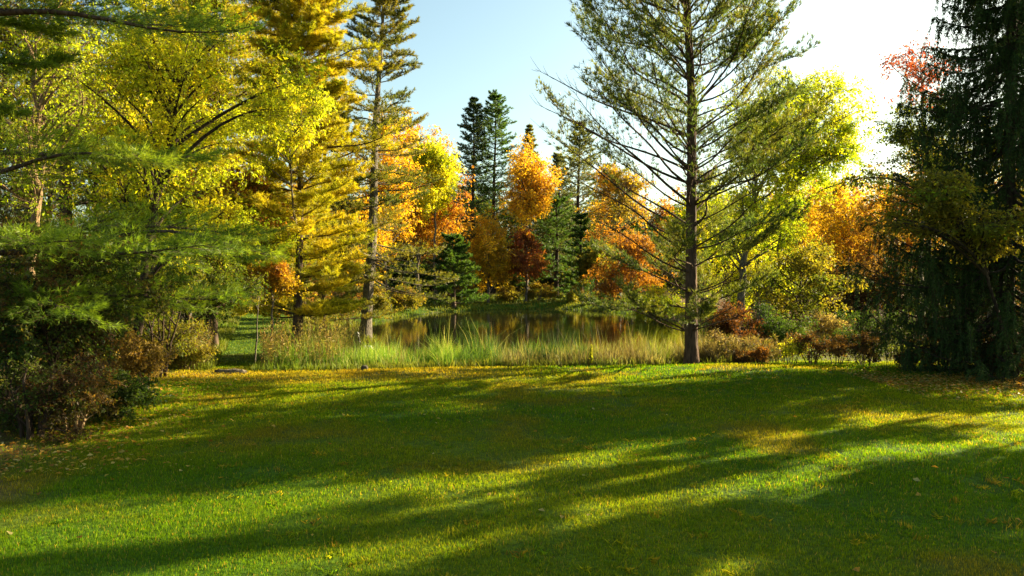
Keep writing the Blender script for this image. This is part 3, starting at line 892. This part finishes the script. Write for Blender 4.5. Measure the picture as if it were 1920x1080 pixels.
# thin young trees by the clearing
broad('young_tree', 'young tree with orange top and slim trunk left of the pond', 'tree', put(508, 24.5), 231, (0, 0, zat(492, 24.5)), (.9, .8, .75), 14, 8, 5, 7, .09, .3, RUST[1:3] + GOLD[:2], r0=.055, fork=.6)
broad('young_tree', 'leaning bare sapling beside the sunlit mown track', 'tree', put(476, 23), 232, (.15, 0, 2.4), (.5, .5, .7), 8, 6, 4, 5, .07, .25, OLIV[1:], r0=.03, fork=.6)
broad('young_tree', 'young dark-trunked tree at the left side of the mown track', 'tree', put(383, 23.5), 233, (0, 0, 3.6), (1.3, 1.2, 1.3), 14, 8, 5, 7, .09, .35, OLIV, r0=.075, fork=.55, bark=M_BARK_DARK)
broad('understory_tree', 'reddish brown understorey tree behind the dry weeds', 'tree', put(575, 44), 234, (0, 0, 2.3), (2.4, 1.5, 1.9), 20, 8, 5, 7, .13, .45, RUST + BRWN[:2], r0=.08, fork=.2)
broad('bush', 'dark red-leaved bush near the foot of the slim pine', 'bush', put(640, 50), 235, (0, 0, 1.6), (2.0, 1.4, 1.5), 16, 8, 5, 7, .13, .4, RUST[:2] + BRWN[:2], r0=.05, fork=.15)
broad('bush', 'golden bush edging the far end of the left clearing', 'bush', put(520, 52), 236, (0, 0, 2.0), (3.2, 1.6, 1.9), 20, 8, 5, 7, .15, .5, GOLD[:2] + OLIV[2:], r0=.06, fork=.15)

# ---------------- behind the slim pine
broad('maple_tree', 'orange and red maple glowing behind the slim pine', 'tree', put(785, 82), 241, (0, 0, zat(365, 82)), (5.0, 4, 7.8), 44, 10, 6, 8, .27, 1.0, ORNG + REDD[2:], r0=.2, fork=.15)
broad('maple_tree', 'yellow-green maple right beside the slim pine', 'tree', put(818, 76), 242, (0, 0, zat(330, 76)), (2.5, 2.4, 4.9), 28, 9, 6, 8, .25, .85, YELG, r0=.16, fork=.25)
broad('maple_tree', 'golden maple behind the slim pine, left of the orange maple', 'tree', put(725, 70), 243, (0, 0, zat(370, 70)), (3.9, 3, 7.4), 36, 9, 6, 8, .24, .9, GOLD, r0=.18, fork=.15)
pine('white_pine', 'small green pine left of the orange bush across the pond', 'tree', put(850, 72), 7, .2, .5, 244, lambda t: 3.6 - 3.0 * t, gap=.8, per=5, el=lambda t: .0 + .2 * t, twigs=12, tufts=6, need=6,
     nlen=.22, nw=.05, pal=P_GREEN)

# ---------------- far side of the pond
sp = dict(gap=1.25, per=6, el=lambda t: .0 + .45 * t, cv=lambda t: .10, twigs=9, twl=.24, tufts=5, need=4, nlen=.26, nw=.06, bark=M_BARK_DARK, tw_ang=.9, upb=.1)
pine('spruce_tree', 'left one of the two tall dark spruces across the pond', 'tree', put(886, 92), 24.0, .3, 2, 251, lambda t: 5.0 * (1 - t) ** .62, pal=P_BLUE, **sp)
pine('spruce_tree', 'right and tallest of the two tall spruces across the pond', 'tree', put(926, 93), 25.0, .3, 2, 252, lambda t: 5.8 * (1 - t) ** .55, pal=P_GREEN, **sp)
pine('spruce_tree', 'pointed spruce rising behind the round orange tree', 'tree', put(994, 108), 24, .3, 2, 253, lambda t: 4.4 * (1 - t) ** .8, pal=P_MIX, **sp)
pine('spruce_tree', 'pale spruce top left of the big pine, above the far wood', 'tree', put(1086, 96), 22, .3, 2, 254, lambda t: 5.4 * (1 - t) ** .55, pal=P_PALE, **sp)
pine('spruce_tree', 'shorter spruce between the orange tree and the pale spruce', 'tree', put(1046, 104), 19.0, .28, 2, 255, lambda t: 5.0 * (1 - t) ** .6, pal=P_PALE, **sp)
pine('spruce_tree', 'dim spruce seen through the left side of the big pine', 'tree', put(1140, 106), 18, .28, 2, 256, lambda t: 5.6 * (1 - t) ** .55, pal=P_PALE, **sp)
pine('spruce_tree', 'dark broad conifer across the pond below the orange tree', 'tree', put(1042, 86), 11, .3, .8, 257, lambda t: 5.2 - 3.6 * t, pal=P_GREEN, **sp)
pine('spruce_tree', 'green conifer on the far bank left of the rusty tree', 'tree', put(1090, 81), 9.5, .25, .6, 258, lambda t: 3.2 - 2.8 * t, pal=P_GREEN, **sp)
broad('maple_tree', 'round bright orange tree in front of the far spruces', 'tree', put(990, 82), 261, (0, 0, 12.4), (3.2, 2.8, 5.4), 38, 10, 6, 7, .24, .95, ORNG[:3] + GOLD[1:], r0=.2, fork=.25, hollow=.3)
broad('maple_tree', 'small orange-gold tree on the far bank', 'tree', put(915, 79), 262, (0, 0, 5.2), (2.7, 2.4, 4.1), 32, 9, 6, 7, .22, .8, OLIV[3:] + GOLD[:3] + ORNG[:2], r0=.14, fork=.1, hollow=.35)
broad('maple_tree', 'rust-brown tree low behind the left boughs of the big pine', 'tree', put(1185, 73), 263, (0, 0, 4.4), (4.2, 2.6, 4.0), 32, 9, 6, 8, .19, .7, RUST, r0=.14, fork=.15)
broad('maple_tree', 'orange maple higher up behind the big pine', 'tree', put(1160, 84), 264, (0, 0, zat(372, 84)), (4.2, 3, 3.4), 26, 9, 6, 6, .24, .9, OLIV[2:] + ORNG[:3], r0=.2, fork=.3)
broad('maple_tree', 'bright yellow low tree at the water just left of the big pine', 'tree', put(1230, 60), 265, (0, 0, 1.5), (2.2, 1.6, 1.7), 22, 8, 6, 8, .16, .5, YELG, r0=.07, fork=.1)
broad('maple_tree', 'dark red-brown maple under the far orange tree', 'tree', put(986, 80), 266, (0, 0, 4.4), (2.2, 2, 3.2), 20, 8, 5, 7, .24, .8, RUST[:2] + REDD[:1], r0=.15, fork=.2)
broad('maple_tree', 'olive-green tree on the far bank left of the big pine', 'tree', put(1120, 80), 267, (0, 0, 4.5), (2.6, 2.2, 2.4), 24, 8, 6, 7, .2, .7, OLIV[1:] + LIME[:1], r0=.14, fork=.2)
broad('maple_tree', 'yellow maple right behind the trunk of the big pine', 'tree', put(1315, 55), 268, (0, 0, 5.6), (2.8, 2.4, 5), 30, 9, 6, 7, .18, .7, YELG, r0=.15, fork=.15)
fb = broad('bank_bush', 'olive bush on the far bank under the small orange-gold tree', 'bush', put(870, 78), 271, (0, 0, .8), (2, 1.2, .9), 14, 7, 5, 7, .17, .45, OLIV[1:] + BRWN[2:3], r0=.04, stems=4, fork=.1)
for px, d, rz, s, lb in [(955, 80, 1.2, .95, 'olive bush on the far bank right of the small orange-gold tree'), (760, 66, 2.3, 1.1, 'olive bush on the far bank behind the slim pine'),
                         (1010, 81, 3.4, 1.0, 'olive bush on the far bank below the dark conifer'), (1080, 79, 4.2, .9, 'olive bush on the far bank below the green conifer'),
                         (1135, 77, .6, .8, 'olive bush on the far bank left of the rust-brown tree'), (700, 62, 5.2, 1.2, 'olive bush left of the slim pine across the grass')]:
    copy_thing(fb, put(px, d), rz, s, lb, 'olive bushes on the far bank')
fb['group'] = 'olive bushes on the far bank'

# ---------------- right-hand trees
broad('ash_tree', 'lime-yellow tree close behind the right side of the big pine', 'tree', put(1385, 37), 281, (1.2, 0, zat(310, 37)), (2.7, 2.4, 5.2), 42, 9, 6, 8, .14, .6, LIME, r0=.2, fork=.3)
broad('ash_tree', 'leaning lime-yellow tree with its round top against the bright sky', 'tree', put(1425, 38.5), 282, (2.9, 0, zat(230, 38.5)), (2.9, 2.4, 3.9), 46, 9, 6, 8, .14, .6, LIME, r0=.2, fork=.5)
broad('ash_tree', 'low lime-yellow tree hanging over the bushes right of the pond', 'tree', put(1420, 41), 283, (0, 0, 4.2), (1.9, 1.8, 3.6), 26, 8, 6, 8, .14, .55, LIME[1:], r0=.1, fork=.2)
broad('maple_tree', 'orange-yellow tree right of the leaning lime tree', 'tree', put(1500, 62), 284, (0, 0, 6.4), (3.4, 3, 4.6), 30, 8, 6, 7, .19, .75, GOLD[:2] + RUST[2:3], r0=.16, fork=.2)
broad('maple_tree', 'golden tree under the bright gap of sky at right', 'tree', put(1590, 56), 285, (0, 0, 7.0), (3.2, 3, 4.6), 28, 8, 6, 7, .18, .75, GOLD[:3] + ORNG[:1], r0=.16, fork=.2)
broad('maple_tree', 'brown-orange tree behind the weeping spruce', 'tree', put(1680, 52), 286, (0, 0, 5.8), (4, 3, 4.6), 30, 8, 6, 7, .18, .75, RUST + GOLD[:1], r0=.16, fork=.2)
broad('maple_tree', 'dark golden tree at the right edge behind the spruce', 'tree', put(1860, 44), 287, (0, 0, 6.8), (4.2, 3, 6), 32, 8, 6, 7, .17, .7, OLIV[1:] + GOLD[:1], r0=.18, fork=.2)
broad('maple_tree', 'red-topped maple showing above the spruce boughs', 'tree', put(1725, 31), 288, (0, 0, zat(125, 31)), (1.3, 1.2, 1.7), 16, 7, 5, 3, .12, .5, REDD, r0=.09, fork=.5)
broad('understory_tree', 'round green tree behind the brown bushes right of the big pine', 'tree', put(1500, 31), 289, (0, 0, zat(505, 31)), (2.0, 1.8, 1.7), 24, 8, 6, 8, .11, .42, OLIV + LIME[:1], r0=.08, fork=.2, bark=M_BARK_DARK)
broad('maple_tree', 'olive maple with level leaf layers in front of the spruce', 'tree', put(1908, 18.8), 290, (at(1765, 17.4) - at(1908, 18.8), -1.4, zat(390, 17.4)), (2.2, 1.1, 1.0), 30, 8, 5, 6, .085, .38, OLIV[1:] + LIME[:1], r0=.055, fork=.5, bark=M_BARK_DARK, layers=True)
broad('maple_tree', 'upper dark-leaved maple beside the spruce below the red maple', 'tree', put(1745, 23), 291, (-.2, 0, zat(235, 23)), (1.8, 1.5, 1.8), 28, 8, 5, 5, .09, .45, OLIV[:3], r0=.11, fork=.55, bark=M_BARK_DARK, layers=True)
weeping_spruce('norway_spruce', 'dark weeping spruce with hanging branchlet curtains at the right edge', put(1886, 20), 16.5, .2, .7, 292, lambda t: 3.7 - 2.8 * t, gap=.58, per=7, strands=35, hang=1.2,
               extra=[(3.0, PI + .1, 4.2), (2.8, PI - .35, 3.9), (3.1, PI + .5, 3.8), (4.1, PI, 3.7), (2.2, PI - .15, 3.4), (2.3, PI + .35, 3.4), (1.6, PI + .1, 3.0), (1.5, PI + .6, 3.0), (1.4, PI - .4, 2.8),
                      (6.4, PI + .2, 3.0), (7.4, PI - .1, 2.8), (8.6, PI + .3, 2.6)])

# ---------------- bushes and saplings right of the big pine
broad('bush', 'wide dull green bush, darkened in colour for shade, on the right behind the small saplings', 'bush', put(1640, 23.5), 301, (0, 0, .95), (1.9, 1.1, .75), 26, 8, 6, 8, .06, .3, DKGR[:2] + BRWN[:1], bark=M_BARK_DARK, stems=6, r0=.035, fork=.2, hollow=.35)  # palette darkened in place of shade falling on this bush
broad('bush', 'brown bush at the foot of the weeping spruce', 'bush', put(1780, 20.5), 302, (0, 0, .7), (1.6, 1.0, .75), 22, 8, 6, 7, .055, .28, BRWN[:2] + OLIV[:2], bark=M_BARK_DARK, stems=6, r0=.03, fork=.15, hollow=.35)
broad('bush', 'dark bush at the right edge under the spruce', 'bush', put(1900, 19.3), 303, (0, 0, .6), (1.2, .9, .7), 16, 8, 6, 7, .055, .28, BRWN[:2] + DKGR[:1], bark=M_BARK_DARK, stems=5, r0=.03, fork=.15, hollow=.35)
broad('bush', 'reddish brown bush just right of the big pine trunk', 'bush', put(1385, 26), 304, (0, 0, 1.25), (1.25, 1.0, .85), 20, 8, 6, 8, .065, .3, ((.10, .035, .015), (.16, .06, .02), (.08, .05, .015)), bark=M_BARK_DARK, stems=5, r0=.035, fork=.2, hollow=.35)  # reddish palette toned down so the bush looks less lit
broad('bush', 'olive-brown bush between the reddish bush and the wide bush', 'bush', put(1465, 26.5), 305, (0, 0, 1.05), (1.3, 1.0, .8), 20, 8, 6, 8, .065, .3, BRWN[:1] + OLIV[:1] + DKGR[1:], bark=M_BARK_DARK, stems=5, r0=.035, fork=.2, hollow=.35)  # dark palette stands in for shade over this bush
broad('bush', 'straw-pale dry bush beside the foot of the big pine', 'bush', put(1362, 22.6), 306, (0, 0, .42), (.85, .6, .5), 16, 8, 6, 8, .045, .2, ((.17, .13, .07), (.30, .24, .14), (.15, .09, .04)), bark=M_BARK_TAN, stems=6, r0=.02, fork=.1, hollow=.3)
broad('bush', 'tan dry bush next to the small saplings', 'bush', put(1415, 22.9), 307, (0, 0, .4), (.75, .6, .45), 14, 8, 6, 8, .045, .2, ((.14, .09, .04), (.24, .17, .08), (.16, .08, .035)), bark=M_BARK_TAN, stems=6, r0=.02, fork=.1, hollow=.3)
broad('bush', 'pale sunlit bush above the brown bushes at right', 'bush', put(1540, 29), 308, (0, 0, 1.0), (1.1, .8, .7), 14, 8, 6, 7, .07, .3, ((.20, .15, .07), (.34, .26, .12), (.16, .10, .04)), bark=M_BARK_TAN, stems=5, r0=.03, fork=.2)
sap = dict(stems=6, r0=.015, fork=.2, hollow=.3, spread=.75, bark=M_BARK_DARK)
g_s = 'small bare-stemmed saplings along the right lawn edge'
broad('lawn_sapling', 'small yellow-topped bare-stemmed sapling on the right lawn edge', 'sapling', put(1484, 21.6), 311, (0, 0, .6), (.42, .35, .34), 9, 6, 5, 6, .05, .16, LIME[1:], group=g_s, **sap)
broad('lawn_sapling', 'bushy dark sapling, thickest of the row on the right lawn edge', 'sapling', put(1523, 21.4), 312, (0, 0, .6), (.55, .45, .46), 11, 6, 5, 6, .05, .18, BRWN[:2] + RUST[:1], group=g_s, **sap)
broad('lawn_sapling', 'thin sapling in front of the left side of the wide bush', 'sapling', put(1571, 21.5), 313, (0, 0, .5), (.36, .3, .36), 8, 6, 5, 6, .05, .16, BRWN, group=g_s, **sap)
broad('lawn_sapling', 'dark sapling in front of the middle of the wide bush', 'sapling', put(1622, 21.3), 314, (0, 0, .58), (.5, .4, .42), 10, 6, 5, 6, .05, .18, BRWN[:2] + DKGR[:1], group=g_s, **sap)
broad('lawn_sapling', 'low reddish sapling closest to the tan dry bush', 'sapling', put(1425, 21.5), 315, (0, 0, .32), (.34, .3, .2), 9, 6, 5, 6, .045, .14, RUST[:2] + BRWN[:1], group=g_s, **sap)
broad('lawn_sapling', 'knee-high dark sapling in front of the straw-pale dry bush', 'sapling', put(1390, 21.5), 316, (0, 0, .25), (.25, .25, .16), 8, 6, 5, 6, .045, .12, BRWN[:2], group=g_s, **sap)
broad('lawn_sapling', 'squat brown sapling under the right end of the wide bush', 'sapling', put(1705, 20.6), 317, (0, 0, .3), (.5, .4, .22), 10, 6, 5, 6, .05, .16, BRWN[:2], group=g_s, **sap)

# ---------------- trees beyond the right edge of the picture that shade the lawn
g_o = 'trees right of the picture shading the lawn'
def sunline(p, a):
    return (a * math.sin(SUN_AZ) - p * math.cos(SUN_AZ), a * math.cos(SUN_AZ) + p * math.sin(SUN_AZ), 0)


oa = broad('maple_tree', 'leafy maple outside the picture at right, shading the lawn', 'tree', sunline(5.3, 23), 321, (0, 0, 7.0), (1.35, 1.2, 5.0), 34, 7, 6, 7, .17, .42, OLIV, r0=.09, fork=.2, group=g_o)
ob = broad('maple_tree', 'thin open maple outside the picture at right, dappling the lawn', 'tree', sunline(9.9, 28), 322, (0, 0, 7.6), (1.9, 1.7, 4.6), 24, 6, 5, 9, .2, .3, OLIV, r0=.04, fork=.2, group=g_o, hollow=.3, tight=.3)
for src, p, a, rz, sx, sz in [(oa, 3.9, 26, 2.0, 1.0, 1.0), (oa, 2.3, 23, 1.3, 1.1, 1.1), (oa, .4, 22, 3.3, 1.3, 1.1), (ob, 7.5, 25, .7, .6, 1.0), (ob, 12.6, 34, 5.0, .55, 1.1)]:
    c = copy_thing(src, sunline(p, a), rz, 1, src['label'])
    c.scale = (sx, sx, sz)


# ---------------- far woods as one mass
def make_woods():
    rng = np.random.default_rng(77)
    gl = Geo()
    pals = [OLIV, RUST, GOLD, DKGR, OLIV, DKGR, OLIV, ORNG, BRWN]

    def add(px, d, top, wide, k, pal):
        x = at(px, d); b = hz(x, d); zt = zat(top, d) - b
        hh = zt * .53
        parts = broad_arrays(rng, (0, 0, zt - hh), (wide, wide * .8, hh), k, 8, 6, 8, .0036 * d, .013 * d, pal, r0=.16, fork=.1, tw=.012, hollow=.3)
        for src, colr in zip(parts, ((.06, .045, .035), (.06, .045, .035), None)):
            V = np.concatenate(src.v) + np.array([x, d, b], np.float32)
            C = np.concatenate(src.c) if colr is None else np.tile(np.array(colr), (len(V), 1))
            n0 = gl.n
            gl.v.append(V.astype(np.float32)); gl.c.append(C.astype(np.float32)); gl.n += len(V)
            for fc in src.f: gl.f.append(fc + n0)
    for px in np.arange(380, 1640, 42):                 # beyond the pond: tall row and thicket in front of it
        add(px + rng.uniform(-12, 12), rng.uniform(108, 124), rng.uniform(320, 385), rng.uniform(4.5, 6), 26, pals[rng.integers(len(pals))])
        add(px + rng.uniform(-20, 20), rng.uniform(97, 104), rng.uniform(455, 505), rng.uniform(3.4, 4.6), 16, [DKGR, OLIV, BRWN, OLIV][rng.integers(4)])
    for px in np.arange(-200, 420, 62):                 # behind the left wood
        add(px + rng.uniform(-20, 20), rng.uniform(48, 58), rng.uniform(-60, 60), rng.uniform(3.4, 4.6), 34, [OLIV, YELG, GOLD, OLIV, DKGR][rng.integers(5)])
        add(px + rng.uniform(-20, 20), rng.uniform(38, 44), rng.uniform(390, 440), rng.uniform(2.4, 3.2), 16, [DKGR, OLIV, BRWN][rng.integers(3)])
    for px in np.arange(420, 700, 60):
        add(px, rng.uniform(62, 72), rng.uniform(300, 380), rng.uniform(3, 4), 24, [OLIV, GOLD, RUST][rng.integers(3)])
    for px in np.arange(1420, 2700, 62):                # behind the right-hand trees
        add(px + rng.uniform(-20, 20), rng.uniform(66, 78), rng.uniform(350, 410) if px < 1640 else rng.uniform(230, 330), rng.uniform(3.6, 4.6), 26, [OLIV, GOLD, RUST, OLIV][rng.integers(4)])
        add(px + rng.uniform(-20, 20), rng.uniform(46, 54), rng.uniform(450, 500), rng.uniform(2.6, 3.4), 16, [DKGR, OLIV, BRWN][rng.integers(3)])
    tag(gl.link('distant_woods', M_LEAF), 'far mixed autumn wood closing the view behind the pond', 'woods', kind='stuff')


make_woods()


# ---------------- small things by the pond
def lumpy(name, label, cat, loc, size, mat, seed, sub=3):
    import bmesh
    rng = np.random.default_rng(seed)
    bm = bmesh.new(); bmesh.ops.create_icosphere(bm, subdivisions=sub, radius=1)
    k = rng.normal(size=(6, 3)); ph = rng.uniform(0, 6, 6)
    for v in bm.verts:
        p = np.array(v.co); f = 1 + sum(.07 * math.sin(2.2 * p @ k[i] + ph[i]) for i in range(6))
        v.co = Vector((p[0] * size[0] * f, p[1] * size[1] * f, p[2] * size[2] * f))
    me = bpy.data.meshes.new(name); bm.to_mesh(me); bm.free()
    for p in me.polygons: p.use_smooth = True
    me.materials.append(mat)
    o = bpy.data.objects.new(name, me); COL.objects.link(o); o.location = loc
    return tag(o, label, cat)


x, y, z = put(669, 33)
lumpy('standing_stone', 'pale upright stone left of the slim pine foot', 'stone', (x, y, z + .30), (.15, .13, .42), M_STONE, 1)
x, y, z = put(683, 32)
lumpy('rock', 'small white rock just right of the pale upright stone', 'rock', (x, y, z + .10), (.16, .13, .13), M_STONE, 2)
x, y, z = put(692, 32.3)
lumpy('rock', 'white rock nearest the slim pine trunk', 'rock', (x, y, z + .12), (.13, .12, .15), M_STONE, 3)
x, y, z = put(683, 20.7)
lumpy('rock', 'small dark rock at the lawn edge before the reeds', 'rock', (x, y, z + .06), (.10, .09, .10), M_ROCK, 4)


def make_log():
    rng = np.random.default_rng(8)
    x, y, z = put(432, 20.0)
    P = np.array([(-.44, .05, .06), (-.43, .05, .06), (-.3, .02, .07), (-.1, -.02, .065), (.1, -.01, .07), (.28, .03, .06), (.41, .05, .05), (.43, .05, .05)])
    Rr = np.array([.002, .062, .085, .08, .088, .075, .05, .002])
    V, F = tubes(P[None], Rr[None], 14)
    V = V * (1 + rng.normal(0, .05, V.shape))
    o = Geo().add(V, F).link('log', M_LOG, None, True); o.location = (x, y, z)
    tag(o, 'weathered grey log lying where the mown track meets the lawn', 'log')


make_log()


def make_mullein():
    rng = np.random.default_rng(9)
    x, y, z = put(1108, 21.4)
    root = thing('mullein_plant', 'single upright yellow-green mullein spike at the reed edge', 'plant', (x, y, z))
    P = np.zeros((1, 6, 3)); P[0, :, 2] = np.linspace(0, .66, 6); P[0, :, 0] = np.linspace(0, .02, 6)
    V, F = tubes(P, np.linspace(.022, .008, 6)[None], 8)
    Geo().add(V, F).link('stem', M_BARK_TAN, root, True)
    n = 420
    u = rng.random((1, n)) * .85 + .12; C, T = along(P, u)
    a = rng.uniform(0, 2 * PI, n)
    D = unit(np.stack([np.cos(a), np.sin(a), rng.uniform(.4, 1.2, n)], -1))
    V, F = leaf_quads(C[0], (.11 - .075 * u[0]) * rng.uniform(.7, 1.2, n), D, unit(rng.normal(size=(n, 3)) * .4 + [0, 0, 1]), .45)
    c = pal_mix([(.25, .30, .03), (.45, .42, .05)], rng.random(n), rng)
    Geo().add(V, F, np.repeat(c, 4, 0)).link('foliage', M_LEAF, root)


make_mullein()

# ------------------------------------------------------------------ light, sky, camera
w = bpy.data.worlds.new('World'); sc.world = w; w.use_nodes = True
nt = w.node_tree; nt.nodes.clear()
sky = nt.nodes.new('ShaderNodeTexSky'); sky.sky_type = 'NISHITA'; sky.sun_disc = False
sky.sun_elevation = SUN_EL; sky.sun_rotation = SUN_AZ
sky.air_density = 1.0; sky.dust_density = 2.0; sky.ozone_density = .4
bg = nt.nodes.new('ShaderNodeBackground'); bg.inputs['Strength'].default_value = .055
wo = nt.nodes.new('ShaderNodeOutputWorld')
tint = nt.nodes.new('ShaderNodeVectorMath'); tint.operation = 'MULTIPLY'; tint.inputs[1].default_value = (1.0, 1.10, .96)
nt.links.new(sky.outputs[0], tint.inputs[0]); nt.links.new(tint.outputs[0], bg.inputs['Color']); nt.links.new(bg.outputs[0], wo.inputs['Surface'])

sl = bpy.data.lights.new('sun', 'SUN'); sl.energy = 5.0; sl.angle = R(.5); sl.color = (1, .83, .52)
so = bpy.data.objects.new('sun', sl); COL.objects.link(so)
dv = Vector((math.sin(SUN_AZ) * math.cos(SUN_EL), math.cos(SUN_AZ) * math.cos(SUN_EL), math.sin(SUN_EL)))
so.rotation_euler = dv.to_track_quat('Z', 'Y').to_euler(); so.location = (30, 20, 30)

cam = bpy.data.cameras.new('camera'); co = bpy.data.objects.new('camera', cam); COL.objects.link(co)
co.location = (0, 0, CAM_Z)
co.rotation_euler = (R(90) - math.atan(20 / F_PX), 0, 0)
cam.sensor_width = 36; cam.lens = F_PX / 1920 * 36; cam.clip_end = 4000; cam.clip_start = .05
sc.camera = co

sc.view_settings.view_transform = 'Standard'; sc.view_settings.look = 'None'
sc.view_settings.exposure = 2.22; sc.view_settings.gamma = 1
sc.view_settings.use_curve_mapping = False
cy = sc.cycles
cy.max_bounces = 8; cy.diffuse_bounces = 5; cy.glossy_bounces = 3; cy.transmission_bounces = 4; cy.transparent_max_bounces = 4
cy.caustics_reflective = False; cy.caustics_refractive = False
cy.use_denoising = True; cy.sample_clamp_indirect = 8
